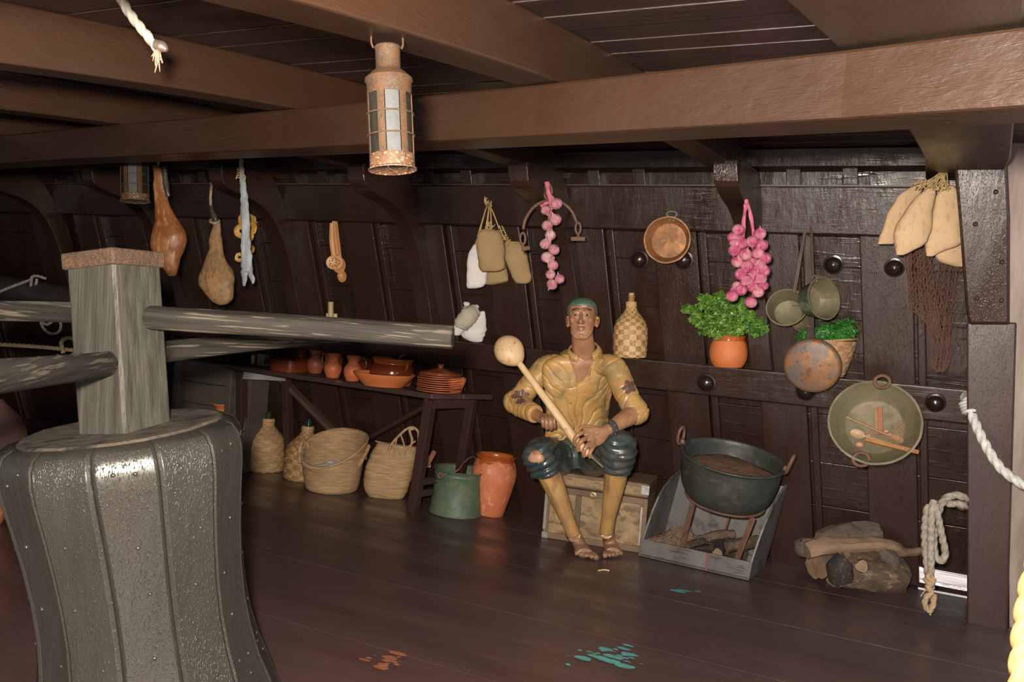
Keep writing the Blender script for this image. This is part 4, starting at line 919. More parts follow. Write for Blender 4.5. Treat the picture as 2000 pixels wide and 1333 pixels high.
rf1 = FR + uy * .05 - ux * .04; rf1.z = zt_
rb1 = ony(922, 790, 4.57); rb1.z = zt_; rb0 = Vector((ony(890, 975, 4.74).x, 4.74, 0))
leg(rf0, rf1, .058); leg(rb0, rb1, .055)
lf1 = FL + uy * .05 + ux * .10; lf1.z = zt_; lf0 = Vector((lf1.x - .06, 4.56, 0)); lb1 = FL + uy * .27 + ux * .30; lb1.z = zt_; lb0 = Vector((lb1.x - .04, 4.80, 0))
leg(lf0, lf1, .058); leg(lb0, lb1, .055)
for a_, b_ in ((rf1, rb1), (lf1, lb1)):
    m = M(); m.bar(a_ - Vector((0, 0, .03)), b_ - Vector((0, 0, .03)), .05, .055, side=(0, 0, 1)); obj('apron', m, m_leg, bt, bevel=.003, smooth=0)
for zz in (.13, .205):
    m = M(); m.bar(rf0.lerp(rf1, zz / zt_), rb0.lerp(rb1, zz / zt_), .035, .04, side=(0, 0, 1)); obj('stretcher', m, m_leg, bt, bevel=.003, smooth=0)
mid = (rf0 + rb0 + lf0 + lb0) / 4; mid.z = .19; ybr = FR.y + .24
m = M(); m.bar(ony(545, 735, 4.66), ony(684, 876, 4.80), .028, .06, side=tuple(uy)); obj('brace', m, m_brace, bt, bevel=.003, smooth=0)
m = M(); m.bar(ony(838, 792, 4.60), ony(703, 868, 4.80), .028, .06, side=tuple(uy)); obj('brace', m, m_leg, bt, bevel=.003, smooth=0)
# ------------------------------------------------------------------ pottery on the bench
ZP = ZT + .001
def onbench(px, py, y): p = ony(px, py, y); p.z = ZP; return p
def yb(x, f): return (FL + (FR - FL) * ((x - FL.x) / (FR.x - FL.x))).y + f
def spot(px, f):
    p = onz(px, 720, ZT); 
    for _ in range(6):
        y = yb(p.x, f); r = ray(px, 715); p = Vector(CAM + r * (y / r[1]))
    p.z = ZP; return p
m_terra = pm('terracotta', (.46, .125, .045), (.38, .095, .032), 7., .55, bump=.2, bscale=40., bdist=.002)
m_terrad = pm('brown fired clay', (.30, .085, .045), (.22, .06, .03), 7., .5, bump=.2, bscale=30., bdist=.002)
def pot(name, p, prof, mats, label, cat, grp='pottery on the bench', n=36, handle=None, mfn=None, sx=1., rot=0., extra=None):
    rt = thing(name, p, label, cat, grp) if handle or extra else None
    T = Matrix.Rotation(rot, 3, 'Z') @ Matrix.Diagonal((sx, 1, 1)); m = M(); P, _ = spline([Vector((a, b, 0)) for a, b in prof], [0] * len(prof), 3)
    m.lathe([(max(0, q.x), q.y) for q in P], n, (lambda i, j: mfn(j / 3)) if mfn else 0, T, p)
    o = obj('body' if rt else name, m, mats, rt, smooth=50, loc=None if rt else p)
    if not rt: tag(o, label, cat, grp)
    if handle:
        for H in handle:
            a, r0, z0, r1, z1, out, w = H; c = Vector((math.cos(a), math.sin(a), 0)); m = M()
            m.tube([p + c * r0 + Vector((0, 0, z0)), p + c * (r0 + out * .8) + Vector((0, 0, z0 + .008)), p + c * (max(r0, r1) + out) + Vector((0, 0, (z0 + z1) / 2)), p + c * r1 + Vector((0, 0, z1))], w, 10, sub=5)
            obj('handle', m, mats[-1] if isinstance(mats, list) else mats, rt, smooth=60)
    return rt or o
def jugprof(R, H): return [(0, 0), (R * .62, 0), (R * .70, .004), (R * .95, H * .25), (R * 1.0, H * .42), (R * .85, H * .58), (R * .62, H * .70), (R * .60, H * .78), (R * .75, H * .95), (R * .80, H), (R * .74, H), (R * .55, H * .78), (R * .55, H * .68), (0, H * .55)]
s_ = lambda p: dep(p) / FPX
p = spot(566, .13); k = s_(p)
pot('clay_dish', p, [(0, 0), (34 * k, 0), (38 * k, .006), (41 * k, 19 * k), (42 * k, 20 * k), (39 * k, 20 * k), (36 * k, 8 * k), (0, 5 * k)], m_glazed, 'dark glazed round dish at the left end of the bench', 'dish')
p = spot(590, .25); k = s_(p)
pot('clay_jug', p, jugprof(17 * k, 40 * k), m_glazed, 'dark glazed jug behind the left dish on the bench', 'jug', handle=[(2.6, 14 * k, 34 * k, 15 * k, 15 * k, 8 * k, .006)])
p = spot(616, .21); k = s_(p)
pot('clay_jug', p, jugprof(17 * k, 44 * k), m_terrad, 'matt brown jug between the dark jug and the round red pitcher', 'jug', handle=[(.3, 12 * k, 38 * k, 15 * k, 18 * k, 8 * k, .006)])
p = spot(651, .10); k = s_(p)
pot('clay_pitcher', p, jugprof(17.5 * k, 46 * k), [m_terra, m_glazed], 'small red pitcher with a dark handle on its left side', 'pitcher', handle=[(3.3, 13 * k, 42 * k, 15 * k, 18 * k, 10 * k, .0065)])
p = spot(652, .27); k = s_(p)
pot('clay_bowl', p, [(0, 0), (10 * k, 0), (12 * k, .005), (18 * k, 34 * k), (19 * k, 38 * k), (17 * k, 38 * k), (12 * k, 20 * k), (0, 15 * k)], m_terra, 'orange bowl rim showing behind the small red pitcher', 'bowl')
p = spot(690, .075); k = s_(p)
pot('clay_pitcher', p, jugprof(18 * k, 48 * k), [m_terra, m_glazed], 'small matt pitcher with a dark handle turned to the big pot', 'pitcher', handle=[(.25, 13 * k, 43 * k, 16 * k, 18 * k, 11 * k, .007)])
p = spot(707, .25); k = s_(p)
pot('clay_plate', p, [(0, 0), (14 * k, 0), (22 * k, 30 * k), (26 * k, 42 * k), (27 * k, 44 * k), (24 * k, 43 * k), (12 * k, 30 * k), (0, 29 * k)], m_glazed, 'dark glazed bowl between the small pitchers and the big pot', 'bowl')
p = spot(767, .185); k = s_(p); R = 44 * k
pot('clay_pot', p, [(0, 0), (R * .80, 0), (R * .86, .005), (R * 1.0, R * .42), (R * .97, R * .72), (R * .86, R * .92), (R * .88, R * 1.0), (R * .93, R * 1.13), (R * .88, R * 1.14), (R * .80, R * .95), (R * .84, R * .6), (0, R * .3)], [m_terrad, m_glazed, m_glaze], 'big squat cooking pot with an orange glazed rim on the bench', 'pot', mfn=lambda j: 0 if j < 3 else (1 if j < 5 else 2), handle=[(-.35, R * .88, R * 1.05, R * .96, R * .7, R * .10, .0075), (2.8, R * .88, R * 1.05, R * .96, R * .7, R * .10, .0075)])
m = M(); m.tube([p + Vector((.02, 0, R * .6)), p + Vector((.055, -.01, R * 1.2)), p + Vector((.085, -.015, R * 1.36))], .006, 8, sub=3)
tag(obj('wooden_spoon', m, m_woodr), 'wooden spoon leaning in the big squat cooking pot', 'spoon')
p = spot(752, .055); k = s_(p)
pot('oval_clay_dish', p, [(0, 0), (36 * k, 0), (40 * k, .004), (54 * k, 15 * k), (60 * k, 22 * k), (61 * k, 24 * k), (58 * k, 24 * k), (50 * k, 16 * k), (0, 8 * k)], m_clay, 'wide orange oval dish at the front edge of the bench', 'dish', sx=1.0, rot=0, n=44)
# stack of plates with a lidded one on top
pS = spot(861, .10); k = s_(pS)
def plate_mesh(R):
    m = M(); m.lathe([(0, 0), (R * .55, 0), (R * .6, .003), (R * .92, .008), (R * 1.0, .0115), (R * 1.0, .0145), (R * .92, .0125), (R * .6, .007), (0, .006)], 40); return m
g = 'stack of terracotta plates'
NPL = 9; dz = 37 * k / NPL
rnd = random.Random(3); proto = None
ords = ['lowest', 'second lowest', 'third lowest', 'fourth lowest', 'fifth', 'fourth from the top', 'third from the top', 'second from the top', 'topmost']
for q in range(NPL):
    R = (45.5 - q * .5 + rnd.uniform(-1.4, 1.4)) * k
    if proto is None: o = obj('clay_plate', plate_mesh(1.0 * 44 * k), m_terra, loc=(0, 0, 0), smooth=50); proto = o
    else: o = proto.copy(); COL.objects.link(o)
    o.location = pS + Vector((rnd.uniform(-.004, .004), rnd.uniform(-.004, .004), q * max(dz, .0085))); s = R / (44 * k); o.scale = (s, s, 1); o.rotation_euler = (rnd.uniform(-.015, .015), rnd.uniform(-.015, .015), rnd.uniform(0, 6))
    tag(o, ords[q] + ' terracotta plate of the stack at the right end of the bench' if q != 4 else 'middle terracotta plate of the stack at the right end of the bench', 'plate', g)
zt2 = (NPL - 1) * max(dz, .0085) + .0150
rt = thing('pot_cover', pS + Vector((0, 0, zt2)), 'conical clay pot cover with a knob on top of the plate stack', 'lid')
m = M(); R = 36 * k; m.lathe([(R, 0), (R * 1.0, .004), (R * .6, .016), (R * .16, .032), (R * .10, .034), (0, .034)], 36, 0, None, pS + Vector((0, 0, zt2))); obj('cover', m, m_glaze, rt, smooth=40)
m = M(); R = 6.5 * k; m.lathe([(R * .8, .030), (R * .7, .040), (R * 1.1, .050), (R * .9, .054), (0, .055)], 16, 0, None, pS + Vector((0, 0, zt2))); obj('knob', m, m_terra, rt, smooth=50)
p = spot(890, .19); k = s_(p)
pot('clay_bowl', p, [(0, 0), (12 * k, 0), (14 * k, .004), (22 * k, 22 * k), (23 * k, 29 * k), (21 * k, 29 * k), (15 * k, 14 * k), (0, 10 * k)], m_clay, 'orange bowl half hidden behind the right side of the plate stack', 'bowl')
p = spot(494, .22); k = s_(p)
m = M(); m.lathe([(4 * k, 0), (4 * k, 17 * k), (0, 17 * k)], 12, 0, None, p); tag(obj('candle', m, m_wax), 'tallow candle standing on the left end of the bench', 'candle')
m = M(); p = spot(514, .22); m.box((-9 * k, -.03, 0), (9 * k, .03, 22 * k), 0, None, p); tag(obj('wood_block', m, pm('grey wood block', (.16, .13, .09), (.10, .08, .055), 12., .7, bump=.3), bevel=.003), 'small grey wood block beside the candle at the left bench end', 'block')
# ------------------------------------------------------------------ under the bench
def onfloor(px, py, dy=0.): p = onz(px, py, 0); return Vector((ony(px, py, p.y + dy).x, p.y + dy, .0))
p = onfloor(515, 927, .13); k = s_(p)
demijohn(p, Vector((.02, 0, 1)), 39 * k, 116 * k, 'left wicker demijohn of the pair under the bench', [m_wick3, pm('tan straw wicker', (.38, .23, .11), (.22, .13, .06), 11., .7, bump=.7, bscale=22., bdist=.004, stretch=(1, 1, 7))], True, m_glassd, False, 15, rows=4)
p = onfloor(589, 945, .13); k = s_(p)
demijohn(p, Vector((.06, 0, 1)), 37 * k, 120 * k, 'right wicker demijohn of the pair, partly behind the round basket', [m_wick3, m_wick2], True, m_glassd, False, 15, rows=4)
# round esparto basket with cloth
p = onfloor(647, 966, .125); k = s_(p)
rt = thing('round_basket', p, 'round two-handled esparto basket with white cloth inside', 'basket')
T = frame((.02, -.03, 1)); m = M(); R = 63 * k
def bn(a, j, z): return .0022 * math.sin(a * 48 + j * PI) + .004 * math.sin(3 * a + j * .3) * (j / 22)
rows_ = [(R * .72, 0), (R * .80, .012)] + [(R * (.80 + .20 * (t / 20) ** .8), .012 + t / 20 * 84 * k) for t in range(1, 21)]
rowsA = [(r + (.0022 if i % 2 else 0), z) for i, (r, z) in enumerate(rows_)]
inner = [(r - .012, z) for r, z in reversed(rows_)]
m.lathe([(0, .002)] + rowsA + inner + [(0, .016)], 96, 0, T, p, fn=bn)
# the rim dips at the front
for i, v in enumerate(m.v):
    h = max(0, v.z) / (84 * k); dv = Vector((v.x - p.x, v.y - p.y, 0)); f = dv.y / R
    v.z += (.118 if f < 0 else .075) * h * h * f + .012 * h * abs(dv.x / R)
obj('basket_wall', m, m_esp, rt, smooth=60)
m = M(); rim = []
for i in range(40):
    a = 2 * PI * i / 40; q = T @ Vector((R * .985 * math.cos(a), R * .985 * math.sin(a), .012 + 84 * k)) + p; f = (q.y - p.y) / R; q.z += (.118 if f < 0 else .075) * f + .012 * abs((q.x - p.x) / R); rim.append(q)
m.tube(rim, .009, 9, closed=True, fn=lambda a, u, i: .0018 * math.sin(3 * a + i * 1.5)); obj('rim', m, m_esp, rt, smooth=70)
for (x0, y0, x1, y1, xt, yt) in ((586, 905, 600, 872, 588, 862), (700, 912, 712, 892, 716, 872)):
    m = M(); dd = dep(p); m.tube([ond(x0, y0, dd - (.05 if x0 < 600 else .12)), ond(xt - 2, yt + 14, dd - .04), ond(xt + 4, yt, dd), ond(x1 + 1, yt + 8, dd + .04), ond(x1 + 1, y1 + 5, dd + .05)], .0145, 9, sub=6, fn=lambda a, u, i: .0016 * math.sin(3 * a + i * 1.2)); obj('handle', m, m_esp, rt, smooth=70)
m = M(); m.lathe([(0, .185), (R * .3, .175), (R * .58, .145), (R * .74, .115), (R * .74, .055), (0, .05)], 40, 0, T, p, fn=lambda a, j, z: .014 * math.sin(3 * a + 1) + .008 * math.sin(7 * a)); m.warp(.03, 11, 2)
tag(obj('white_cloth', m, pm('white crumpled cloth', (.74, .70, .66), (.58, .52, .48), 9., .9, bump=.4, bscale=12., bdist=.01, c3=(.62, .42, .26), s3=14., t3=.64), smooth=180, sub=1), 'crumpled white cloth lying in the round basket', 'cloth')
# leaning straw bag
p = onfloor(760, 978, .12); k = s_(p); dd = dep(p) - .04
rt = thing('straw_bag', p, 'straw carrier bag with loop handles leaning against the bench leg', 'bag')
m = M(); rows = smooth_rows([(985, 745, 770), (978, 725, 780), (960, 712, 793), (930, 713, 803), (900, 722, 810), (875, 734, 814), (865, 740, 815)], 5)
sil(m, [(y + (l + r - 1520) * 0, l, r) for y, l, r in rows], dd, .55, 40, wob=.012, power=2.6)
c0 = ond(760, 925, dd)
for i, v in enumerate(m.v):        # the bag leans: rows slope up to the left
    rel = (v - c0).dot(IMX) / k; j = i // 40
    v += IMY * (-.22 * rel * k) * .7 + (IMX * .0 + FWD * (-.0)) + (v - c0).normalized() * (.0026 if j % 2 else 0) + (v - c0).normalized() * .0012 * (1 if (i % 40) % 2 else -1) * (1 if j % 2 else -1)
obj('bag_wall', m, m_esp, rt, smooth=70)
for pts in ([(757, 888), (765, 868), (785, 846), (800, 836), (812, 838), (818, 852), (814, 888)], [(800, 880), (805, 860), (800, 842), (808, 838)]):
    m = M(); m.tube([ond(x, y, dd - .10) for x, y in pts], .0085, 9, sub=6, fn=lambda a, u, i: .0016 * math.sin(3 * a + i * 1.1)); obj('handle', m, m_esp, rt, smooth=70)
for pts in ([(765, 868), (775, 876), (783, 892)], [(783, 850), (790, 872), (791, 892)], [(775, 858), (772, 872), (768, 893)], [(790, 880), (806, 866), (812, 862)]):
    m = M(); m.tube([ond(x, y, dd - .105) for x, y in pts], .0055, 8, sub=4); obj('handle_stay', m, m_esp, rt, smooth=70)
m = M(); m.tube([ond(734, 862, dd - .06), ond(745, 866, dd - .08), ond(765, 872, dd - .10)], [.005, .006, .006], 8, sub=3); obj('tie_end', m, m_esp, rt)
# sticks behind the bench leg
m = M(); m.bar(ony(833, 912, 4.62), ony(849, 882, 4.60), .03, .012, side=(0, 1, 0)); o = obj('wood_chip', m, m_woodr, bevel=.002); tag(o, 'reddish wooden paddle end poking out behind the right bench leg', 'stick')
m = M(); m.tube([ony(832, 890, 4.66), ony(836, 905, 4.66), ony(838, 914, 4.66)], [.016, .02, .012], 10, sub=3); o = obj('wooden_spoon', m, m_greyc); tag(o, 'greyish wooden spoon bowl low behind the right bench leg', 'spoon')
for o_, nm in ((o, 0),): pass
# green bucket
p = onfloor(889, 1014, .14); k = s_(p)
m_green = pm('chipped green bucket paint', (.060, .115, .070), (.042, .085, .055), 8., .5, .65, bump=.3, bscale=30., c3=(.115, .12, .075), s3=10., t3=.55, w3=.25, c4=(.17, .085, .05), s4=26., t4=.63)
rt = thing('metal_bucket', p, 'green painted metal bucket with a rusty bail beside the terracotta jar', 'bucket')
T = frame((.03, .02, 1)); R = 50 * k; Hh = 86 * k
m = M(); m.lathe([(0, .004), (R * .98, .004), (R * 1.04, 0), (R * 1.05, .006), (R * 1.02, .02), (R * .97, Hh * .5), (R * .96, Hh * .86), (R * .985, Hh * .88), (R * .97, Hh * .90), (R * 1.0, Hh * .97), (R * 1.06, Hh), (R * 1.05, Hh * 1.01), (R * .96, Hh * .985), (R * .93, Hh * .8), (R * .93, .02), (0, .015)], 48, 0, T, p); obj('body', m, m_green, rt, smooth=40)
m = M(); e0 = T @ Vector((-R * .28, -R * 1.02, Hh * .90)) + p; e1 = T @ Vector((R * .55, R * .9, Hh * .92)) + p
m.tube([e0, ond(893, 920, dep(e0) - .005), ond(905, 905, dep(p) - .05), ond(920, 894, dep(p) + .03), ond(929, 896, dep(p) + .08), e1], .0065, 8, sub=6); obj('bail', m, m_ironr, rt, smooth=60)
m = M(); m.tube([e0 + IMX * .014 * math.cos(a) + IMY * .014 * math.sin(a) - FWD * .012 for a in [2 * PI * i / 16 for i in range(16)]], .005, 7, closed=True); m.tube([e0 - FWD * .012, e0 - FWD * .015 + IMX * .03 - IMY * .03, e0 - FWD * .012 - IMX * .03 - IMY * .036], .004, 6); obj('bail_eye', m, m_ironr, rt, smooth=60)
# terracotta jar with glazed rim
p = Vector((ony(958, 985, 4.71).x, 4.71, 0)); k = s_(p); R = 44 * k
m_jar = pm('pale terracotta', (.52, .16, .075), (.44, .125, .055), 6., .6, bump=.2, bscale=30., c3=(.60, .27, .15), s3=7., t3=.60)
rt = thing('terracotta_jar', p, 'terracotta storage jar with a brown glazed rim behind the green bucket', 'jar')
T = frame((.02, .03, 1)); m = M(); Hh = 116 * k
P, _ = spline([Vector((a * R, b * Hh, 0)) for a, b in ((.60, 0), (.62, .02), (.74, .20), (.90, .45), (1.0, .66), (.98, .78), (.90, .88), (.84, .925), (.90, .97), (.94, 1.0), (.86, 1.0), (.80, .95), (.84, .8), (.8, .6))], [0] * 14, 3)
m.lathe([(0, 0)] + [(q.x, q.y) for q in P] + [(0, Hh * .6)], 48, lambda i, j: 1 if (j > 20 + 2 * math.sin(i * .5) + 1.5 * math.sin(i * 1.3)) else 0, T, p); obj('body', m, [m_jar, m_glaze], rt, smooth=50)
m = M(); a = -1.75; m.tube([T @ Vector((R * .98 * math.cos(a + q * .12), R * .98 * math.sin(a + q * .12), Hh * .72 + .012 * (1 - q * q))) + p for q in (-1, 0, 1)], .010, 8, sub=4); obj('lug', m, m_jar, rt, smooth=60)
# jug behind the capstan, bin beyond
p = onfloor(432, 925, .1); k = s_(p); p = Vector((p.x, p.y, 0)); R = 34 * k
pot('large_clay_jug', p, [(0, 0), (R * .6, 0), (R * .66, .005), (R * 1.0, 60 * k), (R * .96, 88 * k), (R * .6, 112 * k), (R * .55, 120 * k), (R * .78, 129 * k), (R * .7, 129 * k), (R * .5, 118 * k), (0, 100 * k)], m_clay, 'orange clay jug mostly hidden behind the capstan drum', 'jug', None, handle=[(2.7, R * .6, 122 * k, R * .9, 96 * k, 10 * k, .008)])
m_binw = pm('grey brown bin boards', (.085, .066, .048), (.05, .04, .03), 6., .6, bump=.5, bscale=20., stretch=(.15, .15, 1), bdist=.003)
rt = thing('wooden_bin', Vector((-4.85, 4.5, 0)), 'grey wooden bin of curved boards behind the capstan', 'bin')
bx0, bx1 = ony(318, 770, 4.42).x, ony(492, 770, 4.55).x
for q in range(5):
    m = M(); za, z2 = q * .15, q * .15 + .146; n = 8; A = []; B = []
    for t in range(n + 1):
        u = t / n; x = bx0 + (bx1 - bx0) * u; bow = -.05 * math.sin(PI * u); A.append((x, 4.50 + bow)); B.append((x, 4.53 + bow))
    m.prism(A + B[::-1], za, z2, 'z'); obj('board', m, m_binw, rt, bevel=.004, smooth=0)
m = M(); m.box((bx0, 4.53, 0), (bx1, 4.72, .745)); 
for xx in (bx0 + .08, bx1 - .14): m.box((xx, 4.435, 0), (xx + .05, 4.50, .75))
obj('frame', m, m_binw, rt, bevel=.004, smooth=0)
# big jar at the left edge
p = ond(-72, 1038, 4.2); p.z = 0; k = s_(p); R = 102 * k
rt = thing('large_jar', p, 'large brown and orange jar cut off by the left edge', 'jar')
m = M(); Hh = 245 * k; P, _ = spline([Vector((a * R, b * Hh, 0)) for a, b in ((.62, 0), (.66, .03), (.84, .30), (.97, .58), (.98, .72), (.86, .86), (.6, .97), (.55, 1.0), (.5, .98))], [0] * 9, 3)
m.lathe([(0, 0)] + [(q.x, q.y) for q in P] + [(0, Hh * .9)], 44, lambda i, j: 1 if j > 10 + 1.5 * math.sin(i * .7) else 0, None, p); obj('body', m, [m_jar, pm('brown grey slip', (.20, .11, .085), (.14, .08, .065), 6., .5, bump=.2)], rt, smooth=50)
# ------------------------------------------------------------------ left: spar and ropes beyond the capstan
m_spar = pm('weathered dark spar', (.060, .048, .044), (.028, .022, .021), 7., .5, bump=.7, bscale=24., stretch=(.2, 1, 1), bdist=.006)
dq = dep(onw(60, 560, .22)); m = M(); m.tube([ond(-140, 545, dq + .6), ond(0, 562, dq + .1), ond(140, 585, dq - .4), ond(280, 606, dq - .9)], [.10, .10, .095, .09], 16, sub=4); m.warp(.015, 8)
sp = obj('wooden_spar', m, m_spar, smooth=60); tag(sp, 'thick dark weathered spar lying along the hull side behind the capstan bars', 'spar')
dq2 = dq - .22; m = M()
m.rope([ond(-420, 800, dq2), ond(-60, 605, dq2), ond(0, 570, dq2), ond(58, 547, dq2), ond(64, 540, dq2 - .01), ond(76, 540, dq2 - .01), ond(90, 545, dq2)], .0125, 10, 8)
m.rope([ond(62, 541, dq2 - .02), ond(61, 560, dq2 - .02), ond(66, 590, dq2), ond(74, 620, dq2), ond(90, 634, dq2), ond(102, 628, dq2)], .0125, 10, 8)
m.rope([ond(72, 545, dq2 - .02), ond(70, 570, dq2 - .02), ond(76, 610, dq2), ond(84, 640, dq2), ond(100, 652, dq2), ond(115, 648, dq2), ond(119, 634, dq2), ond(112, 615, dq2)], .0125, 10, 8)
tag(obj('rope', m, m_ropegrey, smooth=70), 'pale thin rope looped over the dark spar at the left', 'rope')
m = M(); m.rope([ond(-420, 640, dq2 - .1), ond(-60, 668, dq2 - .25), ond(0, 673, dq2 - .3), ond(80, 678, dq2 - .35), ond(150, 685, dq2 - .4), ond(190, 688, dq2 - .4)], .0165, 12, 8)
m.rope([ond(124, 690, dq2 - .42), ond(120, 668, dq2 - .4), ond(134, 660, dq2 - .42), ond(150, 668, dq2 - .42), ond(146, 690, dq2 - .42), ond(128, 700, dq2 - .42), ond(112, 696, dq2 - .4)], .0165, 12, 8)
tag(obj('rope', m, m_rope, smooth=70), 'tan rope stretched level at the left with a knot beside the capstan post', 'rope')
# ------------------------------------------------------------------ sea chest
m_trunk = pm('worn trunk hide', (.30, .205, .105), (.19, .125, .062), 12., .7, bump=.7, bscale=44., bdist=.004, c3=(.12, .075, .045), s3=9., t3=.56)
m_slat = pm('brown trunk slats', (.17, .105, .058), (.10, .062, .038), 9., .6, bump=.4, bscale=30., stretch=(1, 1, .2))
m_tinb = pm('scuffed tin edging', (.40, .42, .42), (.24, .24, .23), 20., .4, metal=.5, bump=.3, c3=(.27, .13, .06), s3=16., t3=.58)
cl, cr = onz(1060, 1050, 0), onz(1262, 1083, 0); cx = (cr - cl).normalized(); cy = Vector((-cx.y, cx.x, 0)); W = (cr - cl).length - .015; D = .325; H = .385
ch = thing('sea_chest', cl, 'old sea chest with worn hide panels that the man sits on', 'chest'); Tc = Matrix(((cx.x, cy.x, 0), (cx.y, cy.y, 0), (0, 0, 1)))
def cb_(lo, hi): mm = M(); return mm.box(lo, hi, 0, Tc, cl)
obj('body', cb_((.006, .006, .01), (W - .006, D - .006, H - .085)), m_trunk, ch, bevel=.003, smooth=0)
obj('lid', cb_((0, 0, H - .080), (W, D, H)), m_slat, ch, bevel=.010, smooth=0)
m = cb_((.03, -.004, H - .066), (W - .03, .004, H - .018)); obj('lid_panel', m, m_trunk, ch, bevel=.002, smooth=0)
for lo, hi in (((0, -.004, .0), (W, .008, .035)), ((0, -.004, H - .118), (W, .008, H - .083)), ((-.002, -.006, 0), (.026, .01, H - .083)), ((W - .026, -.006, 0), (W + .002, .01, H - .083)), ((W * .33 - .016, -.008, .035), (W * .33 + .016, .008, H - .118)), ((W * .68 - .016, -.008, .035), (W * .68 + .016, .008, H - .118)), ((W - .008, .0, 0), (W + .005, D, .03))):
    obj('slat', cb_(lo, hi), m_slat, ch, bevel=.004, smooth=0)
for lo, hi in (((-.006, -.009, .0), (.030, .03, .035)), ((W - .042, -.008, H - .06), (W + .004, .03, H - .008)), ((-.004, -.009, .05), (.012, .012, H - .10)), ((W - .035, -.008, .04), (W - .022, .004, H - .13))):
    obj('corner_plate', cb_(lo, hi), m_tinb, ch, bevel=.002, smooth=0)
m = M(); m.lathe([(.026, 0), (.026, .006), (.02, .010), (.006, .011), (0, .008)], 20, 0, Tc @ frame((0, -1, 0)) @ Matrix.Diagonal((1, .8, 1)), cl + Tc @ Vector((W * .47, -.008, H - .10))); obj('latch', m, pm('dull brass latch', (.30, .23, .11), (.2, .15, .08), 30., .45, metal=.6, bump=.2), ch, smooth=40)
# ------------------------------------------------------------------ hearth tray, trivet, cauldron
m_zinc = pm('stained grey sheet iron', (.175, .17, .165), (.115, .11, .108), 7., .45, .6, metal=.45, bump=.35, bscale=22., stretch=(1, 1, .3), bdist=.002, c3=(.075, .055, .045), s3=5., t3=.60, c4=(.20, .12, .08), s4=10., t4=.70)
hl, hr = onz(1247, 1081, 0), onz(1462, 1131, 0); hl.y = 4.40 if hl.y > 4.45 else hl.y; hx = (hr - hl).normalized()
hl = onz(1247, 1087, 0); hr = onz(1462, 1136, 0); hx = (hr - hl).normalized(); hy = Vector((-hx.y, hx.x, 0)); HW = (hr - hl).length; HD = .33
rt = thing('hearth_box', hl, 'open grey sheet iron fire tray holding the wood under the cauldron', 'hearth'); Th = Matrix(((hx.x, hy.x, 0), (hx.y, hy.y, 0), (0, 0, 1)))
def hb_(lo, hi): mm = M(); return mm.box(lo, hi, 0, Th, hl)
obj('base', hb_((0, 0, .004), (HW, HD, .018)), m_zinc, rt, smooth=0)
obj('front_lip', hb_((0, 0, .004), (HW, .014, .098)), m_zinc, rt, bevel=.004, smooth=0)
prof = [(0, .004), (0, .098), (.012, .16), (.022, .215), (.038, .27), (.065, .32), (.11, .37), (.18, .42), (HD - .03, .47), (HD, .46), (HD, .004)]
SH = .20
def side(x):
    mm = M(); mm.prism(prof, x - .006, x + .006, 'x'); mm.v = [Th @ Vector((v.x + SH * max(0, v.z - .05), v.y, v.z)) + hl for v in mm.v]; return mm
obj('side_panel', side(HW - .006), m_zinc, rt, bevel=.003, smooth=0)
prof = [(0, .004), (0, .098), (.012, .18), (.028, .26), (.06, .33), (.12, .385), (.20, .425), (HD, .455), (HD, .004)]
obj('side_panel', side(.006), m_zinc, rt, bevel=.003, smooth=0)
bpm = hb_((0, HD - .012, .004), (HW, HD, .455)); bpm.v = [v + Th @ Vector((SH * max(0, v.z - .05), 0, 0)) for v in bpm.v]
obj('back_panel', bpm, m_zinc, rt, bevel=.003, smooth=0)
for z_ in (.05,): obj('seam', hb_((HW * .62, -.003, .006), (HW * .62 + .012, .0, .096)), m_ironr, rt, smooth=0)
def hp(u, v, z): return hl + Th @ Vector((u, v, z))
# firewood
m_bark = pm('dark bark', (.105, .066, .043), (.048, .031, .023), 18., .85, bump=1., bscale=36., stretch=(1, 1, 1), bdist=.010, c3=(.19, .125, .078), s3=9., t3=.62)
m_cutw = pm('cut wood ends', (.23, .145, .085), (.14, .085, .05), 22., .75, bump=.4)
m_char = pm('charred wood', (.028, .022, .019), (.014, .011, .010), 20., .8, bump=1., bscale=40., bdist=.006, c3=(.10, .065, .04), s3=10., t3=.62)
def log(name, pts, rs, mat_, label, grp, seed=0, n=18, endm=True, cat='log', rough_=.18):
    m = M(); P, R2 = spline([Vector(q) for q in pts], rs, 6); rnd = random.Random(seed); ph = [rnd.uniform(0, 6) for _ in range(4)]
    m.tube(P, R2, n, 0, fn=lambda a, u, i: R2[i] * rough_ * (.5 * math.sin(3 * a + ph[0] + 2 * u) + .3 * math.sin(5 * a + ph[1] - 3 * u) + .3 * math.sin(9 * a + ph[2] + 5 * u) + .3 * math.sin(7 * u + ph[3] + a)))
    m.m[-1] = 1; m.m[-2] = 1; m.warp(.006, 22, seed)
    o = obj(name, m, [mat_, m_cutw if endm else mat_], smooth=50); return tag(o, label, cat, grp)
gf = 'firewood under the cauldron'
log('firewood', [hp(.03, 0.078, .055), hp(.12, 0.101, .085), hp(.24, 0.156, .14)], [.028, .042, .05], pm('fibrous dead bush', (.19, .125, .085), (.10, .06, .042), 40., .9, bump=1., bscale=90., bdist=.012), 'fibrous brown root at the left of the fire tray', gf, 1, rough_=.35, cat='firewood')
log('firewood', [hp(.24, 0.055, .05), hp(.40, 0.078, .055), hp(.53, 0.062, .05)], [.030, .033, .028], m_char, 'charred log lying across the front of the fire tray', gf, 2, cat='firewood')
log('firewood', [hp(.42, 0.039, .095), hp(.40, 0.133, .11), hp(.38, 0.234, .12)], [.026, .03, .034], m_char, 'short log with its round cut end to the room in the fire tray', gf, 3, cat='firewood')
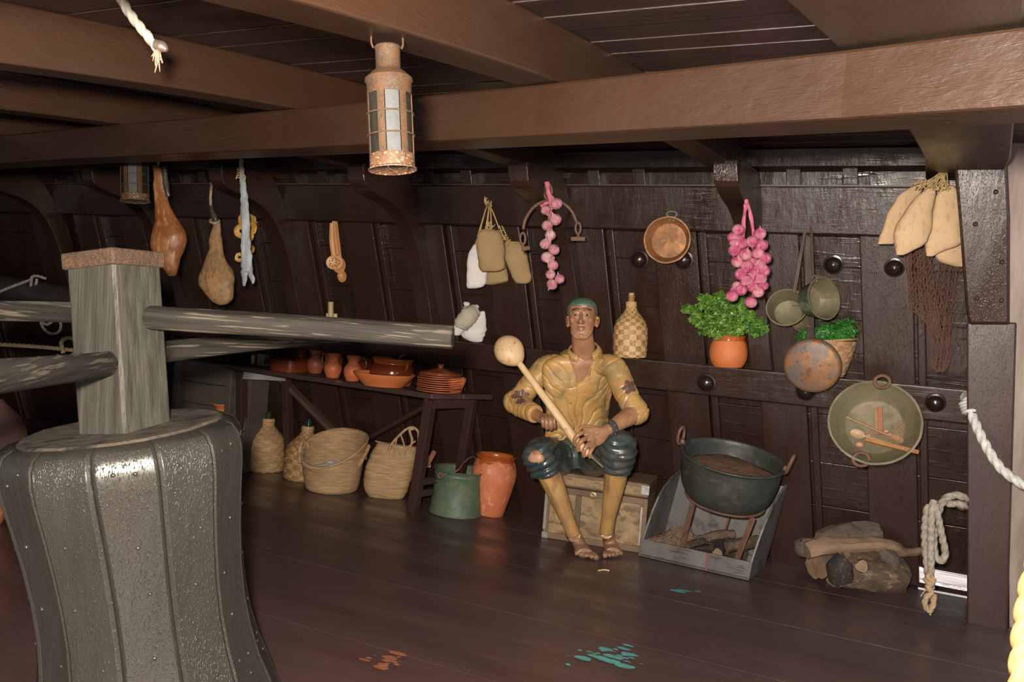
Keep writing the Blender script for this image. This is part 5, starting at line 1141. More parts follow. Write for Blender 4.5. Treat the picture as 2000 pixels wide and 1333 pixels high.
log('firewood', [hp(.28, 0.125, .11), hp(.36, 0.172, .15), hp(.45, 0.218, .17)], [.024, .028, .024], m_bark, 'grey branch slanting up at the middle of the fire tray', gf, 4, cat='firewood')
log('firewood', [hp(.45, 0.078, .13), hp(.52, 0.140, .15), hp(.57, 0.218, .16)], [.026, .032, .03], m_bark, 'broken branch at the right of the fire tray', gf, 5, cat='firewood')
log('firewood', [hp(.18, 0.187, .06), hp(.34, 0.234, .07), hp(.52, 0.234, .07)], [.034, .036, .03], m_char, 'dark log at the back of the fire tray', gf, 6, cat='firewood')
log('firewood', [hp(.25, 0.047, .10), hp(.31, 0.125, .12), hp(.33, 0.203, .12)], [.018, .022, .02], m_char, 'thin dark branch beside the left trivet leg', gf, 7, cat='firewood')
m = M(); rnd = random.Random(6)
for q in range(70):
    c = hp(.05 + rnd.uniform(0, .15), .09 + rnd.uniform(-.05, .06), .10 + rnd.uniform(-.03, .04)); m.tube([c, c + Vector((rnd.gauss(0, .03), rnd.gauss(0, .02), rnd.gauss(0, .025)))], .0012, 4)
for q in range(50):
    c = hp(rnd.uniform(.3, .56), rnd.uniform(.06, .24), rnd.uniform(.10, .17)); m.tube([c, c + Vector((rnd.gauss(0, .04), rnd.gauss(0, .02), rnd.gauss(0, .02)))], .0014, 4)
o = obj('twigs', m, m_bark, smooth=0); tag(o, 'fine twigs and kindling strewn over the firewood', 'twigs', None, 'stuff')
# cauldron (leans a little) on its trivet
d = dep(ony(1430, 894, 4.445)); k = d / FPX
upC = (Vector((.13, -.21, 1))).normalized(); Tq = frame(upC); cr_ = ond(1430, 894, d); R = 99 * k; Hc = 101 * k; Tq = Tq @ Matrix.Diagonal((1, .9, 1))
m_iron = pm('sooty cauldron iron', (.058, .064, .056), (.036, .039, .035), 8., .42, .6, metal=.35, bump=.5, bscale=40., bdist=.003, c3=(.075, .075, .062), s3=7., t3=.58, c4=(.15, .14, .13), s4=36., t4=.72)
m_soil = pm('rusty caked residue', (.17, .085, .05), (.10, .055, .036), 14., .8, bump=.8, bscale=30., bdist=.006)
pc = thing('cauldron', cr_ - upC * Hc, 'big sooty iron cauldron with two upright ring handles over the fire tray', 'cauldron')
m = M(); P, _ = spline([Vector((a * R, b * Hc, 0)) for a, b in ((0, -1.0), (.35, -.985), (.68, -.92), (.87, -.72), (.955, -.42), (.98, -.15), (.99, -.04), (1.03, -.01), (1.03, .02), (.99, .03), (.95, -.01), (.92, -.2), (.88, -.36), (.84, -.40))], [0] * 14, 3)
m.lathe([(max(0, q.x), q.y) for q in P], 56, 0, Tq, cr_); obj('body', m, m_iron, pc, smooth=50)
m = M(); m.lathe([(R * .90, -Hc * .30), (R * .80, -Hc * .27), (R * .4, -Hc * .20), (0, -Hc * .22)], 40, 0, Tq, cr_, fn=lambda a, j, z: .006 * math.sin(4 * a + j)); m.warp(.012, 14); obj('contents', m, m_soil, pc, smooth=180)
for (x, y, sx_) in ((1329, 856, -1), (1534, 902, 1)):
    m = M(); e = Tq @ Vector((sx_ * R * 1.02, 0, .02)) + cr_; hh = Tq @ Vector((sx_ * .018, 0, 0))
    if sx_ < 0: ring = [e + upC * (.026 + .048 * math.sin(a)) + (Tq @ Vector((-.012, 0, 0))) + (Tq @ Vector((0.012, .035, 0))).normalized() * .026 * math.cos(a) for a in [2 * PI * i / 22 for i in range(22)]]
    else: ring = [e + upC * (.024 + .052 * math.sin(a)) + hh + upC.cross(Vector((.4, 1, 0))).normalized() * -.012 * math.sin(a) + Vector((0, 1, 0)) * .030 * math.cos(a) for a in [2 * PI * i / 22 for i in range(22)]]
    m.tube(ring, .0085, 9, closed=True); obj('ring_handle', m, m_ironr, pc, smooth=60)
    m = M(); m.tube([e - upC * .035 - hh * .4, e - upC * .0 , e + upC * .01], [.012, .014, .009], 8, sub=3); obj('lug', m, m_ironr, pc, smooth=60)
cbot = cr_ - upC * Hc
tr = thing('iron_trivet', Vector((cbot.x, cbot.y, .02)), 'rusty iron trivet carrying the cauldron in the fire tray', 'trivet')
m = M(); Rt = 70 * k; rc = cr_ - upC * Hc * .90
ring = [Tq @ Vector((Rt * 1.08 * math.cos(a), Rt * 1.08 * math.sin(a), 0)) + rc for a in [2 * PI * i / 36 for i in range(36)]]
m.tube(ring, .010, 8, closed=True, flat=.6); obj('ring', m, m_ironr, tr, smooth=60)
for a, foot_ in ((-2.3, hp(.21, .05, .018)), (-.55, hp(.50, .06, .018)), (1.4, hp(.36, .24, .018))):
    m = M(); t0 = Tq @ Vector((Rt * 1.08 * math.cos(a), Rt * 1.08 * math.sin(a), -.008)) + rc; m.bar(foot_, t0, .030, .010, side=(math.sin(a), -math.cos(a), 0)); obj('leg', m, m_ironr, tr, bevel=.002)
# ------------------------------------------------------------------ log pile
gl = 'log pile beside the hearth'
L0 = onfloor(1680, 1155, .0); k = s_(L0); dd = dep(L0)
def lp(x, y, z_=0.): return ond(x, y, dd + z_)
m_bark2 = pm('weathered olive bark', (.110, .068, .042), (.055, .034, .023), 12., .85, bump=1., bscale=30., bdist=.010, c3=(.20, .14, .095), s3=7., t3=.60)
m_bark3 = pm('grey brown wood', (.115, .085, .068), (.065, .048, .04), 10., .8, bump=.9, bscale=26., bdist=.008, c3=(.05, .035, .028), s3=8., t3=.6)
log('log', [lp(1632, 1112, .04), lp(1690, 1118, .07), lp(1752, 1126, .08), lp(1764, 1128, .08)], [.098, .112, .10, .085], m_bark2, 'largest bark covered log at the bottom of the pile', gl, 11, 26)
log('log', [lp(1592, 1106, .08), lp(1625, 1096, .12), lp(1660, 1096, .16)], [.075, .085, .08], m_bark3, 'dark log at the lower left of the pile', gl, 12, 22)
log('log', [lp(1604, 1074, .10), lp(1570, 1070, .16), lp(1572, 1060, .18)], [.055, .05, .035], m_bark3, 'stubby grey log at the far left end of the pile', gl, 13, 18)
log('log', [lp(1600, 1058, .10), lp(1660, 1046, .13), lp(1715, 1040, .14)], [.052, .062, .048], m_bark3, 'smooth grey log lying on top of the pile', gl, 14, 20)
log('log', [lp(1652, 1094, -.05), lp(1640, 1110, -.05), lp(1645, 1130, -.04)], [.045, .065, .06], m_char, 'black charred stump end in front of the largest log', gl, 15, 18, rough_=.1)
log('branch', [lp(1576, 1078, .03), lp(1612, 1068, .04), lp(1660, 1066, .05), lp(1700, 1064, .06), lp(1740, 1068, .06), lp(1768, 1080, .06), lp(1806, 1074, .07)], [.040, .045, .036, .038, .034, .024, .012], pm('pale dry branch', (.24, .155, .095), (.15, .095, .06), 14., .75, bump=.8, bscale=40., stretch=(.3, 1, 1), bdist=.006), 'pale crooked branch lying across the log pile', gl, 16, 18, cat='branch')
log('log', [lp(1722, 1078, .06), lp(1738, 1095, .03), lp(1744, 1116, .0)], [.040, .052, .030], m_bark3, 'short dark log hanging over the right of the largest log', gl, 17, 16)
log('log', [lp(1682, 1108, -.06), lp(1684, 1107, .0)], [.030, .036], m_bark2, 'sawn branch stub facing the room in the middle of the pile', gl, 18, 14)
# ------------------------------------------------------------------ ropes at the right
m = M(); dr = 3.55
P = [ond(1884, 775, dr + .42), ond(1888, 785, dr + .35), ond(1902, 820, dr + .26), ond(1924, 868, dr + .18), ond(1955, 915, dr + .1), ond(2000, 948, dr), ond(2060, 975, dr - .1)]
m.rope(P, .0215, 16, 8); wr = obj('rope', m, m_ropewhite, smooth=70); tag(wr, 'thick white rope sagging across the pillar to the right edge', 'rope')
m = M()
for q in range(4): m.tube([P[1].lerp(P[2], .1 + q * .16) + IMX * .029 * math.cos(a) + (IMY * .010 - FWD * .029) * math.sin(a) for a in [2 * PI * i / 16 for i in range(16)]], .0085, 7, closed=True)
m.tube([P[0] + IMX * .01, P[1] - FWD * .022], [.026, .027], 12); obj('whipping', m, m_ropewhite, wr, smooth=70)
dq = dep(ony(1850, 1020, 4.36)); m = M()
def rp(x, y, z_=0.): return ond(x, y, dq + z_)
m.rope([rp(1898, 982, .06), rp(1884, 972), rp(1862, 968), rp(1846, 976), rp(1836, 990, -.02), rp(1828, 1010, -.03)], .019, 14, 8)
m.rope([rp(1898, 990, .06), rp(1882, 988, .0), rp(1866, 984), rp(1850, 986, .02)], .017, 14, 8)
m.rope([rp(1822, 1000, -.04), rp(1814, 990, -.04), rp(1810, 1000, -.04), rp(1806, 1040, -.03), rp(1808, 1080, -.03), rp(1812, 1120, -.03), rp(1816, 1150, -.03)], .017, 14, 8)
m.rope([rp(1824, 978, -.05), rp(1820, 1000, -.06), rp(1818, 1050, -.06), rp(1818, 1100, -.05), rp(1818, 1150, -.05)], .017, 14, 8)
m.rope([rp(1826, 985, -.06), rp(1832, 1010, -.06), rp(1840, 1050, -.06), rp(1846, 1080, -.05), rp(1840, 1096, -.04), rp(1828, 1088, -.03), rp(1824, 1060, -.02), rp(1826, 1030, -.02)], .0165, 14, 8)
hk = obj('hanging_rope', m, m_ropegrey, smooth=70); tag(hk, 'rope hank looped through an iron hook low on the pillar', 'rope')
m = M()
m.rope([rp(1818, 1118, -.06), rp(1812, 1128, -.08), rp(1822, 1138, -.08), rp(1812, 1148, -.08), rp(1820, 1158, -.08), rp(1810, 1166, -.07), rp(1806, 1180, -.06), rp(1814, 1194, -.06), rp(1822, 1182, -.06), rp(1824, 1160, -.06)], .014, 12, 8)
m.rope([rp(1806, 1130, -.06), rp(1818, 1142, -.09), rp(1824, 1130, -.08)], .013, 12, 6)
obj('splice', m, m_rope, hk, smooth=70)
m = M(); m.tube([rp(1810, 1150, -.07), rp(1802, 1160, -.08), rp(1798, 1166, -.08)], .003, 5); m.tube([rp(1816, 1190, -.06), rp(1817, 1202, -.06)], .005, 6); obj('loose_end', m, m_rope, hk)
m = M(); m.tube([rp(1893, 975, .16), rp(1884, 978, .04), rp(1872, 984, .0), rp(1876, 992, .0), rp(1888, 992, .06), rp(1895, 988, .16)], .012, 9, sub=5); obj('iron_hook', m, m_ironr, hk, smooth=60)
m = M(); dr = 1.62
m.rope([ond(2034, 1070, dr), ond(2012, 1150, dr), ond(2001, 1220, dr), ond(1994, 1290, dr), ond(1990, 1360, dr), ond(1990, 1420, dr), ond(1994, 1560, dr)], .0215, 18, 8)
tag(obj('rope', m, m_ropeyel, smooth=70), 'thick yellow rope hanging at the bottom right corner', 'rope')
# litter on the deck
m = M(); m.tube([onfloor(1168, 1117) + Vector((0, 0, .004)), onfloor(1180, 1116) + Vector((0, 0, .006)), onfloor(1190, 1117) + Vector((0, 0, .004))], .0035, 6, sub=3); tag(obj('straw_piece', m, m_palew), 'tiny pale stick on the deck in front of the feet', 'stick')
# ================================================================== the seated carved figure
def voxel(m, size, it=2, fac=.5):
    me = bpy.data.meshes.new('tmp'); me.from_pydata([tuple(v) for v in m.v], [], m.f)
    bm = bmesh.new(); bm.from_mesh(me); bmesh.ops.recalc_face_normals(bm, faces=bm.faces); bm.to_mesh(me); bm.free()
    o = bpy.data.objects.new('tmp', me); COL.objects.link(o)
    r = o.modifiers.new('r', 'REMESH'); r.mode = 'VOXEL'; r.voxel_size = size
    if it: q = o.modifiers.new('s', 'SMOOTH'); q.iterations = it; q.factor = fac
    dg = bpy.context.evaluated_depsgraph_get(); dg.update(); ev = o.evaluated_get(dg); out = bpy.data.meshes.new_from_object(ev)
    bpy.data.objects.remove(o); return out
def meshobj(name, me, mats, parent, fidx=None, smooth=180):
    base = ORG[parent.name]; n = len(me.vertices); co = np.empty(n * 3); me.vertices.foreach_get('co', co); co = co.reshape(-1, 3) - np.array(base); me.vertices.foreach_set('co', co.ravel())
    me.materials.clear()
    for q in mats: me.materials.append(q)
    if fidx is not None: me.polygons.foreach_set('material_index', fidx)
    me.polygons.foreach_set('use_smooth', [True] * len(me.polygons)); me.name = name
    o = bpy.data.objects.new(name, me); link(o, parent); ORG[o.name] = Vector(base); me.update(); return o
def verts(me):
    n = len(me.vertices); co = np.empty(n * 3); me.vertices.foreach_get('co', co); nr = np.empty(n * 3); me.vertex_normals.foreach_get('vector', nr); return co.reshape(-1, 3), nr.reshape(-1, 3)
def setverts(me, co): me.vertices.foreach_set('co', co.ravel()); me.update()
def fcent(me):
    n = len(me.polygons); c = np.empty(n * 3); me.polygons.foreach_get('center', c); return c.reshape(-1, 3)
def pix(co):
    v = (co - CAM) @ Rm; return PCX + FPX * v[:, 0] / v[:, 2], PCY + FPX * v[:, 1] / v[:, 2]
def inpoly(x, y, P):
    c = np.zeros(len(x), bool); n = len(P)
    for i in range(n):
        x0, y0 = P[i]; x1, y1 = P[i - 1]
        if y0 == y1: continue
        c ^= ((y0 > y) != (y1 > y)) & (x < (x1 - x0) * (y - y0) / (y1 - y0) + x0)
    return c
A_ = lambda px, py, y: ony(px, py, y)
KM = 4.76 / FPX
m_skin = pm('brown painted skin', (.36, .185, .10), (.25, .115, .06), 9., .38, .5, bump=.2, bscale=40., bdist=.002, c3=(.42, .19, .115), s3=9., t3=.62, coat=.15)
m_skinleg = pm('ochre painted skin', (.42, .255, .085), (.29, .155, .058), 6., .30, .45, bump=.2, bscale=36., bdist=.002, c3=(.24, .125, .065), s3=7., t3=.60, coat=.2)
m_skinfoot = pm('brown painted feet', (.28, .15, .085), (.20, .10, .06), 12., .4, .5, bump=.3, bscale=50., bdist=.002, coat=.1)
m_lips = pm('reddish painted lips', (.27, .115, .07), None, 5., .35, bump=0)
m_brow = pm('dark painted brows', (.085, .055, .038), None, 5., .5, bump=0)
m_shirt = pm('tan painted shirt', (.52, .315, .115), (.40, .215, .066), 7., .36, .5, bump=.3, bscale=20., bdist=.006, c3=(.27, .19, .085), s3=5., t3=.56, w3=.2, coat=.12)
m_patch = pm('worn brown patches', (.155, .085, .062), (.11, .06, .045), 10., .45, bump=.3)
m_trou = pm('dark teal painted trousers', (.030, .050, .054), (.018, .030, .033), 6., .25, .42, bump=.35, bscale=16., bdist=.006, c3=(.070, .070, .060), s3=5., t3=.54, w3=.25, coat=.2)
m_scarf = pm('green painted headscarf', (.085, .175, .115), (.06, .125, .08), 9., .4, bump=.25, bscale=30., c3=(.17, .135, .07), s3=7., t3=.60, coat=.15)
man = thing('person', Vector((-1.70, 4.45, 0)), 'painted carved man in a tan shirt sitting on the chest with a long paddle', 'person')
# ---------------- head frame
HC = A_(1137.5, 625, 4.30); HU = (IMY + IMX * .02 + FWD * .06).normalized()
HF = (-FWD - IMX * .16 + HU * .02); HF = (HF - HU * HF.dot(HU)).normalized()      # where he looks
HX = HU.cross(-HF) * -1; HX = HF.cross(HU).normalized() * -1
if HX.dot(IMX) < 0: HX = -HX
def hd(x, y, z): return HC + HX * x - HF * y + HU * z     # y < 0 is the face side
HR = [(-.113, .020, -.086, -.050), (-.104, .036, -.094, -.035), (-.086, .053, -.094, .0), (-.064, .0615, -.0915, .035), (-.04, .0645, -.092, .062), (-.012, .069, -.089, .083), (.018, .0725, -.085, .095), (.045, .075, -.086, .099), (.07, .072, -.079, .094), (.092, .058, -.060, .075), (.106, .038, -.035, .048), (.113, .012, -.012, .018)]
def headrings(s=1.0, n=36):
    out = []
    for z, w_, f, b in HR:
        ring = []
        for i in range(n):
            a = 2 * PI * i / n; ca, sa = math.cos(a), math.sin(a); cyy = (f + b) / 2; h = (b - f) / 2
            k = (abs(ca) ** 2.35 + abs(sa) ** 2.35) ** (-1 / 2.35); ring.append(hd(ca * k * w_ * s, cyy + sa * k * h * s, z * s))
        out.append(ring)
    return out
B = M()
def T_(pts, r, sub=5, n=14, **k): B.tube([Vector(p) for p in pts], r, n, sub=sub, **k)
def capb(p, r, sc=(1, 1, 1), T=None): B.ball(p, r, 0, 16, 10, sc, T)
# head (dense rings through a spline so that the skull is round)
hr_ = headrings(); dense = []
for i in range(36):
    P, _ = spline([r[i] for r in hr_], [0] * len(hr_), 3); dense.append(P)
B.rings([[dense[i][j] for i in range(36)] for j in range(len(dense[0]))])
HT = Matrix((HX, -HF, HU)).transposed()
T_([hd(0, -.080, .036), hd(0, -.092, .018), hd(0, -.106, -.004), hd(0, -.115, -.020), hd(0, -.106, -.028)], [.0085, .0085, .0100, .0125, .009], 4)      # nose
for s in (-1, 1):
    capb(hd(s * .012, -.099, -.022), .0088)                              # nostril wings
    T_([hd(s * .006, -.084, .044), hd(s * .028, -.084, .047), hd(s * .052, -.068, .040)], [.008, .0095, .007])   # brow ridge
    capb(hd(s * .045, -.060, -.006), .0180, (1, .8, 1.1), HT)              # cheekbone
    T_([hd(s * .050, -.060, -.070), hd(s * .030, -.080, -.098), hd(0, -.084, -.104)], [.010, .011, .012])       # jaw line
    T_([hd(s * .018, -.0815, .0270), hd(s * .032, -.0845, .0290), hd(s * .047, -.074, .0235)], [.0055, .0068, .005])  # upper lid
    T_([hd(s * .019, -.0815, .0105), hd(s * .032, -.0825, .0075), hd(s * .046, -.074, .0115)], [.005, .006, .005])  # lower lid
    B.ball(hd(s * .077, .012, -.010), .030, 0, 14, 10, (.30, .62, 1.12), HT @ Matrix.Rotation(s * -.25, 3, 'Z'))      # ear
    T_([hd(s * .080, .0, .014), hd(s * .087, .022, .012), hd(s * .087, .026, -.012), hd(s * .080, .004, -.036)], [.006, .0065, .006, .007])
T_([hd(-.028, -.083, -.0525), hd(-.010, -.0955, -.0505), hd(0, -.0965, -.0525), hd(.010, -.0955, -.0505), hd(.028, -.083, -.0525)], [.003, .0045, .0042, .0045, .003])
T_([hd(-.025, -.083, -.0575), hd(0, -.0955, -.0630), hd(.025, -.083, -.0575)], [.0035, .0055, .0035])
capb(hd(0, -.083, -.096), .0190, (1.15, .9, .8), HT)
T_([hd(0, -.078, .070), hd(.03, -.074, .068), hd(-.03, -.074, .068)], [.006] * 3)
# neck and torso
NB = A_(1141, 692, 4.36)
T_([hd(0, .012, -.02), hd(0, .018, -.09), NB], [.056, .060, .068], 5, 20)
def torso(M_, rows, ex, n=40, pw=2.4):
    rings = []
    for py, px, hw, y, hdp in rows:
        c = A_(px, py, y); ring = []
        for i in range(n):
            a = 2 * PI * i / n; ca, sa = math.cos(a), math.sin(a); k = (abs(ca) ** pw + abs(sa) ** pw) ** (-1 / pw)
            ring.append(c + IMX * ca * k * (hw * KM + ex) + Vector((.2, 1, 0)).normalized() * sa * k * (hdp + ex))
        rings.append(ring)
    dn = []
    for i in range(n):
        P, _ = spline([r[i] for r in rings], [0] * len(rings), 4); dn.append(P)
    M_.rings([[dn[i][j] for i in range(n)] for j in range(len(dn[0]))])
TR = [(900, 1128, 56, 4.54, .115), (870, 1127, 56, 4.52, .118), (835, 1128, 51, 4.48, .110), (795, 1129, 53, 4.44, .112), (760, 1131, 58, 4.40, .114), (730, 1133, 65, 4.375, .100), (708, 1135, 61, 4.355, .090), (693, 1139, 34, 4.36, .066)]
torso(B, TR, -.010)
# arms
SL, EL, WL = A_(1070, 716, 4.355), A_(1008, 786, 4.31), A_(1056, 816, 4.175)
SR, ER, WR = A_(1198, 718, 4.355), A_(1241, 806, 4.29), A_(1190, 838, 4.11)
T_([SL, SL.lerp(EL, .5), EL], [.060, .050, .042], 5, 16); T_([EL, EL.lerp(WL, .35), EL.lerp(WL, .8), WL, A_(1068, 820, 4.15)], [.043, .045, .033, .030, .030], 5, 16)
T_([SR, SR.lerp(ER, .5), ER], [.060, .050, .042], 5, 16); T_([ER, ER.lerp(WR, .30), ER.lerp(WR, .75), WR, A_(1176, 845, 4.085)], [.044, .050, .037, .032, .030], 5, 16)
# legs
HPL, HPR = A_(1100, 894, 4.53), A_(1158, 894, 4.53)
KL, KR = A_(1052, 890, 4.12), A_(1207, 876, 4.15)
AL, AR = A_(1121, 1046, 4.262), A_(1184, 1040, 4.315)
T_([HPL, HPL.lerp(KL, .5), KL], [.080, .072, .054], 5, 18); T_([HPR, HPR.lerp(KR, .5), KR], [.080, .072, .054], 5, 18)
def shin(K, A, side):
    bend = Vector((0, .035, 0)); P = [K, K.lerp(A, .12) + Vector((0, -.004, 0)), K.lerp(A, .32) + bend * .7, K.lerp(A, .55) + bend * .45, K.lerp(A, .8) + bend * .1, A]
    T_(P, [.057, .058, .062, .052, .039, .038], 5, 18)
    T_([K + Vector((0, -.040, -.03)), K.lerp(A, .3) + Vector((0, -.028, 0)), K.lerp(A, .7) + Vector((0, -.018, 0))], [.024, .020, .016], 4)
    capb(K + Vector((0, -.022, .003)), .036)
    for q in (-1, 1): capb(A + IMX * q * .028, .013)
shin(KL, AL, -1); shin(KR, AR, 1)
def foot(A, toe, heel, big):
    """A ankle, toe = middle of the toe line on the deck, big = +1 if the big toe is on the right in the photo"""
    d = (toe - heel); d.z = 0; L = d.length; d.normalize(); s = Vector((-d.y, d.x, 0)); s = s if s.dot(IMX) > 0 else -s
    P = [heel + Vector((0, 0, .034)), heel + d * L * .18 + Vector((0, 0, .040)), heel + d * L * .42 + Vector((0, 0, .038)), heel + d * L * .64 + Vector((0, 0, .030)), heel + d * L * .78 + Vector((0, 0, .022))]
    B.tube(P, [.030, .036, .039, .044, .044], 18, sub=4, flat=.62, up=Vector((0, 0, 1)))
    T_([A, A.lerp(heel + d * L * .42, .5) + Vector((0, 0, .022)), heel + d * L * .62 + Vector((0, 0, .034))], [.038, .036, .026], 4)
    T_([A, heel + Vector((0, 0, .035))], [.034, .032], 4)
    for q in range(5):
        u = (q - 2) / 2 * big * -1           # q = 0 big toe
        base = heel + d * L * (.78 - .035 * q * (q > 0) * .6) + s * u * .043 + Vector((0, 0, .020)); ln = (.062, .056, .050, .043, .036)[q]; r = (.0150, .0112, .0108, .0102, .0098)[q]
        dd = (d + s * u * .10).normalized(); T_([base, base + dd * ln * .5 + Vector((0, 0, .003)), base + dd * ln * .85 - Vector((0, 0, .003)), base + dd * ln - Vector((0, 0, .006))], [r * 1.0, r * .92, r * 1.05, r * .8], 4, 10)
fl_, ft_ = onz(1112, 1060, 0), onz(1150, 1099, 0); foot(AL, ft_, fl_ + Vector((0, .02, 0)), 1)
fr_, frt = onz(1180, 1056, 0), onz(1201, 1098, 0); foot(AR, frt, fr_ + Vector((0, .02, 0)), -1)
# paddle first (the hands close on it)
P0, P1, P2 = A_(1016, 712, 4.000), A_(1124, 860, 3.985), A_(1179, 914, 3.965)
# his left hand (right in the photo): back of the hand to us, fingers over the shaft
def finger(pts, r): B.tube([Vector(p) for p in pts], [r * 1.05, r, r * .95, r * .9, r * .72][:len(pts)], 12, sub=5)
W_ = A_(1178, 845, 4.080); kn = [(1137, 842), (1141, 854), (1150, 864), (1160, 869)]
B.rings([[W_ + IMY * .026 + FWD * .012, W_ + IMY * .026 - FWD * .016, W_ - IMY * .030 - FWD * .014, W_ - IMY * .030 + FWD * .014]] + [[A_(1158, 836, 4.055), A_(1158, 836, 4.020), A_(1166, 866, 4.020), A_(1166, 866, 4.055)]] + [[A_(1139, 836, 4.015), A_(1137, 836, 3.985), A_(1160, 874, 3.990), A_(1164, 872, 4.025)]])
T_([A_(1182, 842, 4.09), A_(1162, 845, 4.045), A_(1143, 844, 4.01)], [.030, .023, .0165]); T_([A_(1182, 846, 4.09), A_(1166, 853, 4.045), A_(1146, 855, 4.005)], [.029, .023, .0165]); T_([A_(1180, 848, 4.09), A_(1168, 860, 4.05), A_(1153, 864, 4.008)], [.026, .021, .016]); T_([A_(1180, 850, 4.09), A_(1172, 862, 4.055), A_(1161, 869, 4.015)], [.024, .019, .0145])
for pts, r in (([(1145, 844, 4.005), (1132, 848, 3.966), (1123, 858, 3.958), (1124, 867, 3.972)], .0122), ([(1147, 855, 4.0), (1137, 861, 3.960), (1129, 871, 3.953), (1130, 882, 3.966)], .0128), ([(1154, 864, 4.0), (1146, 872, 3.964), (1140, 883, 3.955), (1141, 893, 3.968)], .0124), ([(1162, 869, 4.006), (1156, 878, 3.974), (1152, 887, 3.964), (1153, 895, 3.976)], .0112)):
    finger([A_(*p) for p in pts], r)
finger([A_(1168, 838, 4.06), A_(1152, 835, 4.03), A_(1140, 834, 4.012), A_(1131, 838, 4.008)], .0125)
# his right hand (left in the photo): fist with the knuckles forward
F0 = A_(1070, 820, 4.140)
capb(A_(1072, 822, 4.125), .036, (1.05, .75, .85)); capb(A_(1063, 818, 4.130), .031, (1., .8, .9))
for q, (x, y) in enumerate(((1059, 819), (1066, 820), (1074, 820), (1082, 819))):
    ln = (15, 18, 19, 17)[q]; finger([A_(x - 1, y - 6, 4.115), A_(x, y, 4.075), A_(x + 1, y + ln * .6, 4.072), A_(x + 2, y + ln, 4.098), A_(x + 2, y + ln * .7, 4.125)], (.0098, .0108, .011, .0102)[q])
finger([A_(1076, 810, 4.120), A_(1088, 818, 4.095), A_(1096, 828, 4.090), A_(1098, 834, 4.095)], .0108)
body = voxel(B, .0038, 2, .5)
co, nr = verts(body); fc = fcent(body)
lx = (fc - np.array(HC)) @ np.array(HX); ly = (fc - np.array(HC)) @ -np.array(HF); lz = (fc - np.array(HC)) @ np.array(HU)
idx = np.zeros(len(fc), int)
kz = min(KL.z, KR.z)
leg_ = (fc[:, 2] < .50) & (fc[:, 1] < 4.36); idx[leg_] = 1; idx[leg_ & (fc[:, 2] < .085 + .03 * np.sin(fc[:, 0] * 60) * np.sin(fc[:, 1] * 47 + 1))] = 2
idx[(ly < -.075) & (np.abs(lx) < .025) & (np.abs(lz + .0560) < .0085)] = 3
idx[(ly < -.055) & (np.abs(np.abs(lx) - .033) < .021) & (np.abs(lz - (.0475 - .10 * (np.abs(np.abs(lx) - .030)))) < .0060)] = 4
idx[(ly < -.070) & (np.abs(lx) < .027) & (np.abs(lz + .0405 + np.abs(lx) * .25) < .0055)] = 2
bo = meshobj('body', body, [m_skin, m_skinleg, m_skinfoot, m_lips, m_brow], man, idx)
for s in (-1, 1):
    m = M(); c = hd(s * .0325, -.0745, .0195); Te = HT @ Matrix.Rotation(PI / 2, 3, 'X')
    m.ball(c, .0125, 0, 20, 14, T=Te)
    m.m = [0] * len(m.f)
    for i, f in enumerate(m.f):
        q = sum((m.v[k] for k in f), Vector((0, 0, 0))) / len(f) - c; q.normalize(); a = q.dot((HF + HU * -.05).normalized())
        m.m[i] = 1 if a > .955 else (2 if a > .84 else 0)
    obj('eye', m, [pm('eye white', (.48, .42, .34), None, 5., .2, bump=0), pm('eye pupil', (.01, .008, .007), None, 5., .1, bump=0), pm('eye iris', (.07, .045, .025), None, 5., .15, bump=0)], man, smooth=180)
# headscarf
m = M(); hs_ = headrings(1.05, 48); dn = []
for i in range(48):
    P, _ = spline([r[i] for r in hs_], [0] * len(hs_), 6); dn.append(P)
def above(p):
    c = p - HC; x, y, z = c.dot(HX), -c.dot(HF), c.dot(HU); return z - (.070 - .60 * max(0, y + .055) + .0025 * math.sin(x * 90))
cols = []
for i in range(48):
    P = dn[i]; q = max([t for t in range(len(P)) if above(P[t]) < 0] or [0]); f = above(P[q]) / (above(P[q]) - above(P[q + 1])); cut = P[q].lerp(P[q + 1], f); rest = [cut] + P[q + 1:]
    L_ = [0]
    for a_, b_ in zip(rest, rest[1:]): L_.append(L_[-1] + (b_ - a_).length)
    col = []
    for t in range(14):
        d_ = L_[-1] * t / 13; k_ = max(x for x in range(len(L_) - 1) if L_[x] <= d_ + 1e-9); col.append(rest[k_].lerp(rest[k_ + 1], min(1, (d_ - L_[k_]) / max(1e-9, L_[k_ + 1] - L_[k_]))))
    cols.append(col)
m2 = M(); m2.rings([[cols[i][t] for i in range(48)] for t in range(14)], cap=False); m2.add([cols[i][13] for i in range(48)], [tuple(range(48))])
hsf = obj('headscarf', m2, m_scarf, man, smooth=180); so = hsf.modifiers.new('thick', 'SOLIDIFY'); so.thickness = .006; so.offset = 0
m = M(); m.tube([hd(s_ * .081, .004, z_) for s_, z_ in ((1, .012), (1, .006))] , [.009, .008], 10); obj('earring', m, pm('yellow earring', (.50, .36, .06), None, 5., .4, bump=0), man)
